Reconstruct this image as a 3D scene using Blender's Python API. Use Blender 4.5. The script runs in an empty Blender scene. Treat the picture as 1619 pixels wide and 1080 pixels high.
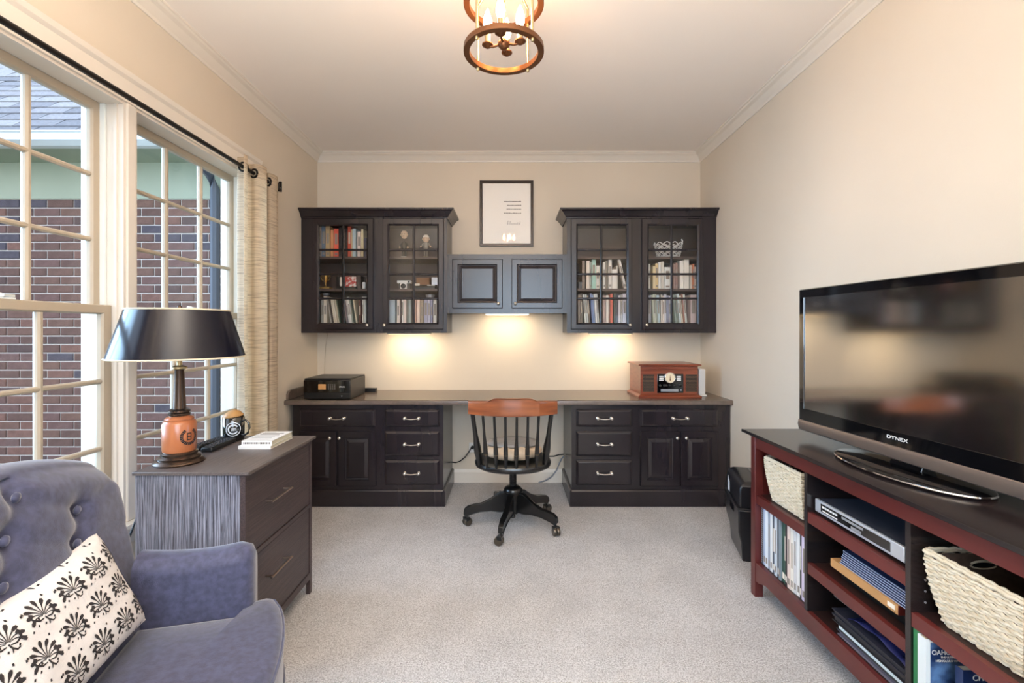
import bpy, math, random
from mathutils import Vector, Matrix, noise
random.seed(7)
PI = math.pi
SC = bpy.context.scene
COL = SC.collection
F, CX, CY, CH = 740.0, 808.0, 521.0, 1.251      # photogrammetry: focal (px), vanishing point, eye height (m)

# ------------------------------------------------------------------ camera
cam = bpy.data.objects.new('camera', bpy.data.cameras.new('camera'))
COL.objects.link(cam)
cam.location = (0, 0, CH)
cam.rotation_euler = (PI / 2, 0, 0)
cam.data.sensor_width = 36
cam.data.lens = F / 1619 * 36
cam.data.shift_x = (809.5 - CX) / 1619
cam.data.shift_y = -(540 - CY) / 1619
cam.data.clip_start = 0.02
SC.camera = cam
# ------------------------------------------------------------------ world, lamps, exposure
W = bpy.data.worlds.new('sky'); SC.world = W; W.use_nodes = True
nt = W.node_tree
bg = nt.nodes['Background']
grd = nt.nodes.new('ShaderNodeValToRGB'); sep = nt.nodes.new('ShaderNodeSeparateXYZ'); tc = nt.nodes.new('ShaderNodeTexCoord')
nt.links.new(tc.outputs['Generated'], sep.inputs[0]); nt.links.new(sep.outputs['Z'], grd.inputs[0])
grd.color_ramp.elements[0].position = 0.0; grd.color_ramp.elements[0].color = (.74, .80, .90, 1)
grd.color_ramp.elements[1].position = 0.7; grd.color_ramp.elements[1].color = (.62, .76, 1.0, 1)
nt.links.new(grd.outputs[0], bg.inputs[0]); bg.inputs[1].default_value = 2.7

def area(name, loc, rot, sx, sy, power, col, spread=PI):
    l = bpy.data.lights.new(name, 'AREA'); l.shape = 'RECTANGLE'; l.size = sx; l.size_y = sy
    l.energy = power; l.color = col
    o = bpy.data.objects.new(name, l); COL.objects.link(o); o.location = loc; o.rotation_euler = rot; l.spread = spread
    return o
# added unseen fill lamps: cool behind the camera, warm one aimed at the ceiling
area('rear_fill_light', (0.1, -1.30, 1.75), (math.radians(66), 0, 0), 1.9, 1.5, 30, (0.64, 0.82, 1.0), math.radians(115))
area('ceiling_fill_light', (-0.25, 0.05, 1.55), (PI, 0, 0), 1.0, 0.6, 98, (1.0, 0.93, 0.83), math.radians(145))
area('window_daylight', (-4.4, 1.45, 2.0), (0, math.radians(-84), 0), 2.8, 2.6, 110, (0.40, 0.68, 1.0), math.radians(95))
SC.view_settings.view_transform = 'Standard'
SC.view_settings.look = 'None'
SC.view_settings.exposure = 0.16
SC.view_settings.gamma = 1.0
SC.view_settings.use_curve_mapping = False
SC.cycles.max_bounces = 10
SC.cycles.diffuse_bounces = 6
SC.cycles.transparent_max_bounces = 24
SC.cycles.sample_clamp_indirect = 6

def at(x, y, d):
    """photo pixel -> point of the room at depth d"""
    return ((x - CX) * d / F, d, CH - (y - CY) * d / F)
def PX(x, d): return (x - CX) * d / F
def PZ(y, d): return CH - (y - CY) * d / F

# ------------------------------------------------------------------ materials
def lin(h):
    h = h.lstrip('#')
    c = [int(h[i:i + 2], 16) / 255 for i in (0, 2, 4)]
    return tuple((v / 12.92 if v <= .04045 else ((v + .055) / 1.055) ** 2.4) for v in c) + (1,)
MC = {}
def mat(name, col, rough=.5, metal=0, spec=.5, var=0, vscale=6, stretch=(1, 1, 1), col2=None, bump=0, bscale=80, bstretch=(1, 1, 1),
        coat=0, emit=None, estr=0, sheen=0, detail=4, lo=.35, hi=.65):
    if name in MC: return MC[name]
    m = bpy.data.materials.new(name); m.use_nodes = True
    n = m.node_tree.nodes; l = m.node_tree.links
    b = n['Principled BSDF']
    c = lin(col) if isinstance(col, str) else col
    b.inputs['Base Color'].default_value = c
    b.inputs['Roughness'].default_value = rough; b.inputs['Metallic'].default_value = metal
    b.inputs['Specular IOR Level'].default_value = spec
    b.inputs['Coat Weight'].default_value = coat; b.inputs['Coat Roughness'].default_value = .08
    if sheen: b.inputs['Sheen Weight'].default_value = sheen; b.inputs['Sheen Roughness'].default_value = .4
    if emit: b.inputs['Emission Color'].default_value = lin(emit); b.inputs['Emission Strength'].default_value = estr
    if var or col2 or bump:
        t = n.new('ShaderNodeTexCoord')
    if var or col2:
        mp = n.new('ShaderNodeMapping'); mp.inputs['Scale'].default_value = stretch
        nz = n.new('ShaderNodeTexNoise'); nz.inputs['Scale'].default_value = vscale; nz.inputs['Detail'].default_value = detail
        r = n.new('ShaderNodeValToRGB'); r.color_ramp.elements[0].position = lo; r.color_ramp.elements[1].position = hi
        if col2: c2 = lin(col2)
        else: c2 = tuple(min(1, v * (1 + var)) for v in c[:3]) + (1,); c = tuple(v * (1 - var) for v in c[:3]) + (1,)
        r.color_ramp.elements[0].color = c; r.color_ramp.elements[1].color = c2
        l.new(t.outputs['Object'], mp.inputs[0]); l.new(mp.outputs[0], nz.inputs[0]); l.new(nz.outputs['Fac'], r.inputs[0])
        l.new(r.outputs[0], b.inputs['Base Color'])
    if bump:
        mp2 = n.new('ShaderNodeMapping'); mp2.inputs['Scale'].default_value = bstretch
        nb = n.new('ShaderNodeTexNoise'); nb.inputs['Scale'].default_value = bscale; nb.inputs['Detail'].default_value = 4
        bp = n.new('ShaderNodeBump'); bp.inputs['Strength'].default_value = bump; bp.inputs['Distance'].default_value = .01
        l.new(t.outputs['Object'], mp2.inputs[0]); l.new(mp2.outputs[0], nb.inputs[0]); l.new(nb.outputs['Fac'], bp.inputs['Height'])
        l.new(bp.outputs[0], b.inputs['Normal'])
    MC[name] = m
    return m
def glass(name, tint=(1, 1, 1, 1), rough=.0, ior=1.5, boost=1.0):
    m = bpy.data.materials.new(name); m.use_nodes = True
    n = m.node_tree.nodes; l = m.node_tree.links
    n.remove(n['Principled BSDF'])
    tr = n.new('ShaderNodeBsdfTransparent'); tr.inputs[0].default_value = tint
    gl = n.new('ShaderNodeBsdfGlossy'); gl.inputs['Roughness'].default_value = rough
    lw = n.new('ShaderNodeLayerWeight'); lw.inputs[0].default_value = .5
    pw_ = n.new('ShaderNodeMath'); pw_.operation = 'POWER'; pw_.inputs[1].default_value = 5
    fr = n.new('ShaderNodeMath'); fr.operation = 'MULTIPLY_ADD'; f0 = ((ior - 1) / (ior + 1)) ** 2
    fr.inputs[1].default_value = (1 - f0) * .8; fr.inputs[2].default_value = f0
    l.new(lw.outputs['Facing'], pw_.inputs[0]); l.new(pw_.outputs[0], fr.inputs[0])
    mx = n.new('ShaderNodeMixShader')
    l.new(fr.outputs[0], mx.inputs[0]); l.new(tr.outputs[0], mx.inputs[1]); l.new(gl.outputs[0], mx.inputs[2])
    l.new(mx.outputs[0], n['Material Output'].inputs[0])
    return m
M = dict(
    wall=mat('wall_paint', '#d6cab8', .75, var=.02, vscale=1.5, bump=.04, bscale=220),
    ceil=mat('ceiling_paint', '#f4ece4', .85, bump=.04, bscale=200),
    trim=mat('trim_paint', '#e3dbcf', .4),
    sash=mat('sash_paint', '#b3a590', .45),
    liner=mat('white_vinyl', '#eef2ee', .35),
    espresso=mat('espresso_wood', '#1a1619', .24, spec=.55, col2='#262025', vscale=5, stretch=(1, 1, .12), bump=.03, bscale=60, bstretch=(1, 1, .1)),
    esp_in=mat('espresso_interior', '#4a3c34', .5, var=.1),
    laminate=mat('dark_laminate', '#64574f', .24, spec=.8, var=.10, vscale=30),
    steel=mat('brushed_nickel', '#cfcac0', .25, 1),
    chrome=mat('chrome', '#e6e6e8', .08, 1),
    bronze=mat('bronze', '#6b452b', .38, .75),
    rodblack=mat('rod_black', '#1a1412', .35, .3),
    brass=mat('brass', '#a8946f', .3, .85),
    black=mat('black_plastic', '#121212', .35),
    gloss=mat('gloss_black', '#08080a', .06, coat=.5),
    screen=mat('tv_screen', '#050506', .10, spec=.5),
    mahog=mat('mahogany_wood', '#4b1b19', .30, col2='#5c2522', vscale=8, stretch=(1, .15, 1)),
    standtop=mat('stand_top_wood', '#1a1718', .19, spec=.7, col2='#241c1c', vscale=6, stretch=(1, .2, 1)),
    stand_in=mat('stand_inside', '#241512', .5),  # shadow inside the open bays put into the colour, darker than the mahogany
    chairblack=mat('chair_black_paint', '#0d0c0c', .28, coat=.3, var=.3, vscale=12),
    cherry=mat('cherry_wood', '#6c3820', .28, col2='#935530', vscale=9, stretch=(.4, 1, 3), coat=.4),
    cushion=mat('cushion_cloth', '#cdb79d', .9, var=.1, vscale=20, bump=.2, bscale=300),
    radio=mat('radio_wood', '#6f3320', .32, col2='#87452c', vscale=10, stretch=(.3, 1, 4), coat=.3),
    velvet=mat('navy_upholstery', '#353850', .7, col2='#454966', vscale=60, bump=.15, bscale=500, sheen=.5),
    cream=mat('cream_cloth', '#ece7e4', .9, var=.04, vscale=30, bump=.15, bscale=400),
    print=mat('charcoal_print', '#2a2526', .9),
    shadeblack=mat('lampshade_black', '#080a18', .2, spec=.5),
    rim=mat('cream_piping', '#e2d3b4', .5),
    lampwood=mat('lamp_orange_wood', '#9a5430', .3, col2='#b06c44', vscale=6, stretch=(1, 1, .2), coat=.4),
    lampdark=mat('lamp_dark_metal', '#54453b', .25, .8),
    white=mat('white_plastic', '#e8e6e2', .4),
    paper=mat('paper', '#ece4d4', .8),
    ink=mat('ink_grey', '#6d6560', .8),
    bin=mat('bin_plastic', '#1b1a1d', .3, spec=.5),
    tan=mat('tan_wood', '#b58856', .45, var=.12, vscale=8, stretch=(1, .2, 1)),
    wicker=mat('pale_wicker', '#cfc0a4', .75, col2='#e0d5bf', vscale=60, bump=.2, bscale=200),
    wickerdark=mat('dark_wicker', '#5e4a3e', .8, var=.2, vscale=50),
    mortar=mat('mortar', '#dcd6d0', .95, var=.06, vscale=40, bump=.3, bscale=200),
    gutter=mat('gutter_white', '#d6dcdc', .4),
    frieze=mat('frieze_board', '#a3ad98', .6, var=.03),
    grille=mat('speaker_grille', '#17110f', .6),
    gold=mat('gold_metal', '#c9a560', .3, .9),
    skin=mat('figurine_tan', '#d2b291', .6),
    silver=mat('silver_plastic', '#b9bcc2', .3, .6),
    label=mat('white_label', '#e6eaf0', .6),
    led=mat('red_led', '#ff7a4a', .4, emit='#ff8a50', estr=5),
    pane=glass('window_glass', ior=1.25), cabglass=glass('cabinet_glass', (1, 1, 1, 1), ior=1.38),
    bulb=mat('candle_bulb', '#fff2dc', .3, emit='#ffc488', estr=160),
    puck=mat('lit_lens', '#fff2dc', .3, emit='#ffcf8c', estr=6),
    lawn=mat('lawn', '#3f4a2c', .95, var=.3, vscale=20),
)
# carpet: speckled loop pile
def carpet():
    m = bpy.data.materials.new('carpet'); m.use_nodes = True
    n = m.node_tree.nodes; l = m.node_tree.links; b = n['Principled BSDF']
    t = n.new('ShaderNodeTexCoord')
    a = n.new('ShaderNodeTexNoise'); a.inputs['Scale'].default_value = 190; a.inputs['Detail'].default_value = 6; a.inputs['Roughness'].default_value = .75
    c = n.new('ShaderNodeTexNoise'); c.inputs['Scale'].default_value = 5; c.inputs['Detail'].default_value = 3
    r = n.new('ShaderNodeValToRGB')
    r.color_ramp.elements[0].position = .36; r.color_ramp.elements[0].color = lin('#969290')
    r.color_ramp.elements[1].position = .58; r.color_ramp.elements[1].color = lin('#ebe9e9')
    r2 = n.new('ShaderNodeValToRGB'); r2.color_ramp.elements[0].position = .3; r2.color_ramp.elements[0].color = (.86, .86, .86, 1)
    r2.color_ramp.elements[1].position = .7; r2.color_ramp.elements[1].color = (1, 1, 1, 1)
    mx = n.new('ShaderNodeMix'); mx.data_type = 'RGBA'; mx.blend_type = 'MULTIPLY'; mx.inputs[0].default_value = 1
    l.new(t.outputs['Object'], a.inputs[0]); l.new(t.outputs['Object'], c.inputs[0])
    l.new(a.outputs['Fac'], r.inputs[0]); l.new(c.outputs['Fac'], r2.inputs[0])
    l.new(r.outputs[0], mx.inputs[6]); l.new(r2.outputs[0], mx.inputs[7]); l.new(mx.outputs[2], b.inputs['Base Color'])
    b.inputs['Roughness'].default_value = .95; b.inputs['Specular IOR Level'].default_value = .1
    bp = n.new('ShaderNodeBump'); bp.inputs['Strength'].default_value = .6; bp.inputs['Distance'].default_value = .012
    l.new(a.outputs['Fac'], bp.inputs['Height']); l.new(bp.outputs[0], b.inputs['Normal'])
    return m
M['carpet'] = carpet()
M['screen'].node_tree.nodes['Principled BSDF'].inputs['IOR'].default_value = 6.5
M['gloss'].node_tree.nodes['Principled BSDF'].inputs['IOR'].default_value = 1.7
# limed dark oak of the filing cabinet: pale streaks along the grain
def streaky(name, axis, dark, pale, hi=.62):
    m = bpy.data.materials.new(name); m.use_nodes = True
    n = m.node_tree.nodes; l = m.node_tree.links; b = n['Principled BSDF']
    t = n.new('ShaderNodeTexCoord'); mp = n.new('ShaderNodeMapping')
    s = [120, 120, 120]; s[axis] = 2.2; mp.inputs['Scale'].default_value = s
    a = n.new('ShaderNodeTexNoise'); a.inputs['Scale'].default_value = 2.0; a.inputs['Detail'].default_value = 6; a.inputs['Roughness'].default_value = .7
    a.inputs['Distortion'].default_value = .4
    r = n.new('ShaderNodeValToRGB'); r.color_ramp.elements[0].position = .42; r.color_ramp.elements[0].color = lin(dark)
    r.color_ramp.elements[1].position = hi; r.color_ramp.elements[1].color = lin(pale)
    l.new(t.outputs['Object'], mp.inputs[0]); l.new(mp.outputs[0], a.inputs[0]); l.new(a.outputs['Fac'], r.inputs[0])
    l.new(r.outputs[0], b.inputs['Base Color']); b.inputs['Roughness'].default_value = .42
    bp = n.new('ShaderNodeBump'); bp.inputs['Strength'].default_value = .25; bp.inputs['Distance'].default_value = .004
    l.new(a.outputs['Fac'], bp.inputs['Height']); l.new(bp.outputs[0], b.inputs['Normal'])
    return m
M['oak_side'] = streaky('limed_oak_side', 2, '#2a2933', '#a3a6b6', .66)  # grain streaks, with the window's bluish light on this side put into the colours
M['oak_front'] = streaky('limed_oak_front', 1, '#352b2d', '#574845', .75)
M['oak_top'] = streaky('limed_oak_top', 1, '#4c4442', '#6d625f', .75)
# linen curtain: slubby weave that lets light through
def linen():
    m = bpy.data.materials.new('linen'); m.use_nodes = True
    n = m.node_tree.nodes; l = m.node_tree.links; b = n['Principled BSDF']; out = n['Material Output']
    t = n.new('ShaderNodeTexCoord'); mp = n.new('ShaderNodeMapping'); mp.inputs['Scale'].default_value = (8, 8, 260)
    a = n.new('ShaderNodeTexNoise'); a.inputs['Scale'].default_value = 1.3; a.inputs['Detail'].default_value = 4
    r = n.new('ShaderNodeValToRGB'); r.color_ramp.elements[0].position = .34; r.color_ramp.elements[0].color = lin('#c0b09a')
    r.color_ramp.elements[1].position = .52; r.color_ramp.elements[1].color = lin('#e9dbc4')
    l.new(t.outputs['Object'], mp.inputs[0]); l.new(mp.outputs[0], a.inputs[0]); l.new(a.outputs['Fac'], r.inputs[0])
    l.new(r.outputs[0], b.inputs['Base Color']); b.inputs['Roughness'].default_value = .9
    tr = n.new('ShaderNodeBsdfTranslucent'); l.new(r.outputs[0], tr.inputs[0])
    mx = n.new('ShaderNodeMixShader'); mx.inputs[0].default_value = .5
    l.new(b.outputs[0], mx.inputs[1]); l.new(tr.outputs[0], mx.inputs[2]); l.new(mx.outputs[0], out.inputs[0])
    return m
M['linen'] = linen()
def brickmat(i, c):
    return mat('brick_%d' % i, c, .9, var=.12, vscale=25, bump=.35, bscale=120)
BRICKS = [brickmat(i, c) for i, c in enumerate(['#75594f', '#6b524b', '#7d5c52', '#5f4c49', '#565059', '#735853'])]
SHING = [mat('shingle_%d' % i, c, .95, var=.12, vscale=60, bump=.4, bscale=200) for i, c in enumerate(['#8b8d92', '#999a9e', '#7f8288', '#a3a4a6'])]

# ------------------------------------------------------------------ mesh builder
class MB:
    def __init__(s): s.v = []; s.f = []; s.m = []
    def add(s, v, f, mi=0):
        k = len(s.v); s.v += [tuple(p) for p in v]
        s.f += [tuple(i + k for i in q) for q in f]; s.m += [mi] * len(f)
        return s
    def box(s, x0, x1, y0, y1, z0, z1, mi=0):
        x0, x1 = min(x0, x1), max(x0, x1); y0, y1 = min(y0, y1), max(y0, y1); z0, z1 = min(z0, z1), max(z0, z1)
        v = [(x, y, z) for z in (z0, z1) for y in (y0, y1) for x in (x0, x1)]
        return s.add(v, [(0, 2, 3, 1), (4, 5, 7, 6), (0, 1, 5, 4), (2, 6, 7, 3), (0, 4, 6, 2), (1, 3, 7, 5)], mi)
    def rbox(s, c, size, rx=0, ry=0, rz=0, mi=0):
        k = len(s.v); a, b, d = [q / 2 for q in size]
        s.box(-a, a, -b, b, -d, d, mi); return s.xf(Matrix.Translation(c) @ Matrix.Rotation(rz, 4, 'Z') @ Matrix.Rotation(ry, 4, 'Y') @ Matrix.Rotation(rx, 4, 'X'), k)
    def xf(s, mtx, k=0):
        for i in range(k, len(s.v)): s.v[i] = tuple(mtx @ Vector(s.v[i]))
        return s
    def rings(s, rings, closed=True, cap0=True, cap1=True, mi=0):
        """rings: list of equally long point lists"""
        k = len(s.v); n = len(rings[0]); v = [p for r in rings for p in r]; f = []
        for i in range(len(rings) - 1):
            for j in range(n if closed else n - 1):
                a = i * n + j; b = i * n + (j + 1) % n
                f.append((a, b, b + n, a + n))
        if cap0 and closed: f.append(tuple(range(n - 1, -1, -1)))
        if cap1 and closed: f.append(tuple((len(rings) - 1) * n + j for j in range(n)))
        return s.add(v, f, mi)
    def nest(s, x0, x1, z0, z1, prof, mi=0):
        """front facing -Y made of nested rectangles: prof = [(inset, y)...]; first ring is the back"""
        return s.rings([[(x0 + i, y, z0 + i), (x1 - i, y, z0 + i), (x1 - i, y, z1 - i), (x0 + i, y, z1 - i)] for i, y in prof], mi=mi)
    def hole(s, x0, x1, z0, z1, w, y0, y1, e=.004, mi=0):
        """rectangular frame, stile width w, between y0 (front) and y1 (back), chamfered inside"""
        def R(i, y): return [(x0 + i, y, z0 + i), (x1 - i, y, z0 + i), (x1 - i, y, z1 - i), (x0 + i, y, z1 - i)]
        return s.rings([R(0, y1), R(0, y0 + e), R(e, y0), R(w - 2 * e, y0), R(w, y0 + 2 * e), R(w, y1), R(0, y1)], cap0=False, cap1=False, mi=mi)
    def lathe(s, prof, seg=24, c=(0, 0, 0), mi=0, axis='Z', cap=None):
        if cap is None: cap = prof[0] != prof[-1]
        R = []
        for r, z in prof:
            ring = []
            for j in range(seg):
                a = 2 * PI * j / seg; x, y = r * math.cos(a), r * math.sin(a)
                p = (x, y, z) if axis == 'Z' else ((x, -z, y) if axis == 'Y' else (z, x, y))
                ring.append((p[0] + c[0], p[1] + c[1], p[2] + c[2]))
            R.append(ring)
        return s.rings(R, mi=mi, cap0=cap, cap1=cap)
    def tube(s, pts, r, seg=8, closed=False, mi=0, ry=None):
        P = [Vector(p) for p in pts]; n = len(P); R = []
        up = Vector((0, 0, 1))
        for i in range(n):
            if closed: t = P[(i + 1) % n] - P[i - 1]
            else: t = P[min(i + 1, n - 1)] - P[max(i - 1, 0)]
            t.normalize()
            u = up if abs(t.dot(up)) < .95 else Vector((1, 0, 0))
            a = t.cross(u).normalized(); b = a.cross(t).normalized()
            rr = r[i] if isinstance(r, (list, tuple)) else r
            rb = rr if ry is None else (ry[i] if isinstance(ry, (list, tuple)) else ry)
            R.append([P[i] + a * (rr * math.cos(2 * PI * j / seg)) + b * (rb * math.sin(2 * PI * j / seg)) for j in range(seg)])
        if closed: R.append(R[0])
        return s.rings(R, cap0=not closed, cap1=not closed, mi=mi)
    def prism(s, prof, axis, t0, t1, mi=0):
        """prof: 2D outline in the two other axes (in order x,y,z), extruded along axis"""
        def p(q, t):
            q = list(q); q.insert('XYZ'.index(axis), t); return tuple(q)
        return s.rings([[p(q, t0) for q in prof], [p(q, t1) for q in prof]], mi=mi)
    def sweep(s, path, prof, mi=0):
        """path in XY, prof (outward offset, z); outward = right of the walking direction, mitred"""
        R = []; n = len(path)
        for i in range(n):
            p = Vector(path[i]); ns = []
            if i > 0: d = (p - Vector(path[i - 1])).normalized(); ns.append(Vector((d.y, -d.x)))
            if i < n - 1: d = (Vector(path[i + 1]) - p).normalized(); ns.append(Vector((d.y, -d.x)))
            m = (ns[0] + ns[-1]).normalized(); m = m / max(.2, m.dot(ns[0]))
            R.append([(p.x + m.x * o, p.y + m.y * o, z) for o, z in prof])
        return s.rings(R, mi=mi)
    def grid(s, fn, nu, nv, mi=0, closeu=False):
        v = [fn(i / nu, j / nv) for i in range(nu if closeu else nu + 1) for j in range(nv + 1)]
        f = []; m = nu if closeu else nu + 1
        for i in range(nu):
            for j in range(nv):
                a = (i % m) * (nv + 1) + j; b = ((i + 1) % m) * (nv + 1) + j
                f.append((a, b, b + 1, a + 1))
        return s.add(v, f, mi)

def wloc(o):
    v = Vector((0, 0, 0))
    while o is not None: v += o.location; o = o.parent
    return v
def obj(name, mb, mats, parent=None, bevel=0, smooth=False, local=False, kind=None, seg=2, fix=True, solid=0, sub=0):
    if not isinstance(mats, (list, tuple)): mats = [mats]
    vs = [Vector(v) for v in mb.v]; loc = Vector((0, 0, 0))
    if parent is None and not local:
        xs = [v.x for v in vs]; ys = [v.y for v in vs]; zs = [v.z for v in vs]
        loc = Vector(((min(xs) + max(xs)) / 2, (min(ys) + max(ys)) / 2, min(zs)))
        vs = [v - loc for v in vs]
    elif parent is not None and not local:
        w = wloc(parent)
        vs = [v - w for v in vs]
    me = bpy.data.meshes.new(name)
    me.from_pydata(vs, [], mb.f); me.update()
    if fix:
        import bmesh
        bm = bmesh.new(); bm.from_mesh(me); bmesh.ops.recalc_face_normals(bm, faces=bm.faces); bm.to_mesh(me); bm.free()
    for m in mats: me.materials.append(m)
    if len(mats) > 1: me.polygons.foreach_set('material_index', mb.m)
    if smooth or bevel:
        me.polygons.foreach_set('use_smooth', [True] * len(me.polygons))
        try: me.set_sharp_from_angle(angle=math.radians(38 if smooth is not True else 50))
        except Exception: pass
    o = bpy.data.objects.new(name, me); COL.objects.link(o); o.location = loc
    if parent is not None: o.parent = parent
    if bevel:
        b = o.modifiers.new('bevel', 'BEVEL'); b.width = bevel; b.segments = seg; b.limit_method = 'ANGLE'; b.angle_limit = math.radians(40)
        b.harden_normals = False
    if solid:
        b = o.modifiers.new('solid', 'SOLIDIFY'); b.thickness = solid; b.offset = 0
    if sub:
        b = o.modifiers.new('sub', 'SUBSURF'); b.levels = sub; b.render_levels = sub
    if kind: o['kind'] = kind
    return o
def tag(o, label, cat, group=None):
    o['label'] = label; o['category'] = cat
    if group: o['group'] = group
    return o
def thing(name, label, cat, loc=(0, 0, 0), rotz=0, group=None):
    o = bpy.data.objects.new(name, None); COL.objects.link(o); o.empty_display_size = .05
    o.location = loc; o.rotation_euler = (0, 0, rotz)
    return tag(o, label, cat, group)
def struct(name, mb, m, **k):
    return obj(name, mb, m, kind='structure', **k)
def B(*a): return MB().box(*a)
def text(name, body, size, m, parent, loc, rot, ext=.0006, align='CENTER', local=True, sx=1):
    c = bpy.data.curves.new(name, 'FONT'); c.body = body; c.size = size; c.extrude = ext; c.align_x = align; c.align_y = 'CENTER'
    tmp = bpy.data.objects.new(name, c); COL.objects.link(tmp)
    bpy.context.view_layer.update()
    me = bpy.data.meshes.new_from_object(tmp.evaluated_get(bpy.context.evaluated_depsgraph_get()))
    bpy.data.objects.remove(tmp); bpy.data.curves.remove(c)
    me.materials.clear(); me.materials.append(m)
    o = bpy.data.objects.new(name, me); COL.objects.link(o)
    if parent is not None:
        o.parent = parent
        if not local: loc = Vector(loc) - wloc(parent)
    o.location = loc; o.rotation_euler = rot; o.scale = (sx, 1, 1)
    return o
# ================================================================== THE SETTING
XL, XR, YB, YF, ZC = -1.588, 1.553, 3.84, -1.75, 2.69
struct('floor', B(XL - .3, XR + .2, YF - .2, YB + .2, -.12, 0), M['carpet'])
struct('ceiling', B(XL - .3, XR + .2, YF - .2, YB + .2, ZC, ZC + .15), M['ceil'])
struct('wall_back', B(XL, XR, YB, YB + .15, 0, ZC), M['wall'])
struct('wall_right', B(XR, XR + .15, YF, YB, 0, ZC), M['wall'])
# rear wall with an open doorway to the hall
fr = MB(); fr.box(XL, -.9, YF - .15, YF, 0, ZC); fr.box(.9, XR, YF - .15, YF, 0, ZC); fr.box(-.9, .9, YF - .15, YF, 2.2, ZC)
struct('wall_front', fr, M['wall'])
# left wall around two double hung windows
WT = .17
OA, OB, Z0, Z1 = (1.10, 1.925), (1.97, 2.845), .46, 2.185
wl = MB()
wl.box(XL - WT, XL, YF, OA[0], 0, ZC); wl.box(XL - WT, XL, OB[1], YB, 0, ZC)
wl.box(XL - WT, XL, OA[0], OB[1], 0, Z0); wl.box(XL - WT, XL, OA[0], OB[1], Z1, ZC)
struct('wall_left', wl, M['wall'])
struct('trim_1', B(XL - WT, XL + .012, OA[1], OB[0], Z0, Z1), M['trim'], bevel=.004)          # mullion post
# crown moulding, one length per wall
cp = [(0, ZC - .068), (.006, ZC - .068), (.010, ZC - .056), (.016, ZC - .050), (.038, ZC - .026), (.056, ZC - .018), (.062, ZC - .010), (.070, ZC - .008), (.070, ZC), (0, ZC)]
corners = [(XL, YF), (XL, YB), (XR, YB), (XR, YF)]
for i, (a, b) in enumerate(((0, 1), (1, 2), (2, 3), (3, 0))):
    p, q = Vector(corners[a]), Vector(corners[b]); d = (q - p).normalized(); nr = Vector((d.y, -d.x))
    mb = MB(); mb.rings([[(p.x + nr.x * o + d.x * o, p.y + nr.y * o + d.y * o, z) for o, z in cp],
                         [(q.x + nr.x * o - d.x * o, q.y + nr.y * o - d.y * o, z) for o, z in cp]])
    struct('trim_%d' % (i + 2), mb, M['trim'])
# baseboards
bp = [(0, 0), (.016, 0), (.016, .082), (.010, .094), (.006, .108), (0, .108)]
for nm, a, b in (('baseboard_left', (XL, YF), (XL, YB)), ('baseboard_back', (XL, YB), (XR, YB)), ('baseboard_right', (XR, YB), (XR, YF))):
    struct(nm, MB().sweep([a, b], bp), M['trim'])
# window casing (head, right side, stool and apron)
hd = [(XL, Z1), (XL + .014, Z1), (XL + .016, Z1 + .02), (XL + .020, Z1 + .03), (XL + .020, Z1 + .085), (XL + .030, Z1 + .098), (XL + .034, Z1 + .118), (XL, Z1 + .118)]
struct('trim_6', MB().prism([(x, z) for x, z in hd], 'Y', OA[0] - .10, OB[1] + .085), M['trim'])
struct('trim_7', MB().prism([(XL, OB[1]), (XL + .014, OB[1]), (XL + .018, OB[1] + .03), (XL + .020, OB[1] + .078), (XL, OB[1] + .085)], 'Z', .365, Z1), M['trim'])
st = [(XL - .09, Z0), (XL - .09, Z0 - .02), (XL, Z0 - .028), (XL, Z0 - .095), (XL + .012, Z0 - .095), (XL + .016, Z0 - .085), (XL + .014, Z0 - .06), (XL + .020, Z0 - .05), (XL + .022, Z0 - .028), (XL + .045, Z0 - .026), (XL + .050, Z0 - .014), (XL + .045, Z0 - .001)]
struct('trim_8', MB().prism(st, 'Y', OA[0] - .12, OB[1] + .1), M['trim'])
struct('trim_9', MB().prism([(XL, OA[0] - .085), (XL + .02, OA[0] - .08), (XL + .014, OA[0]), (XL, OA[0])], 'Z', .365, Z1), M['trim'])

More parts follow.
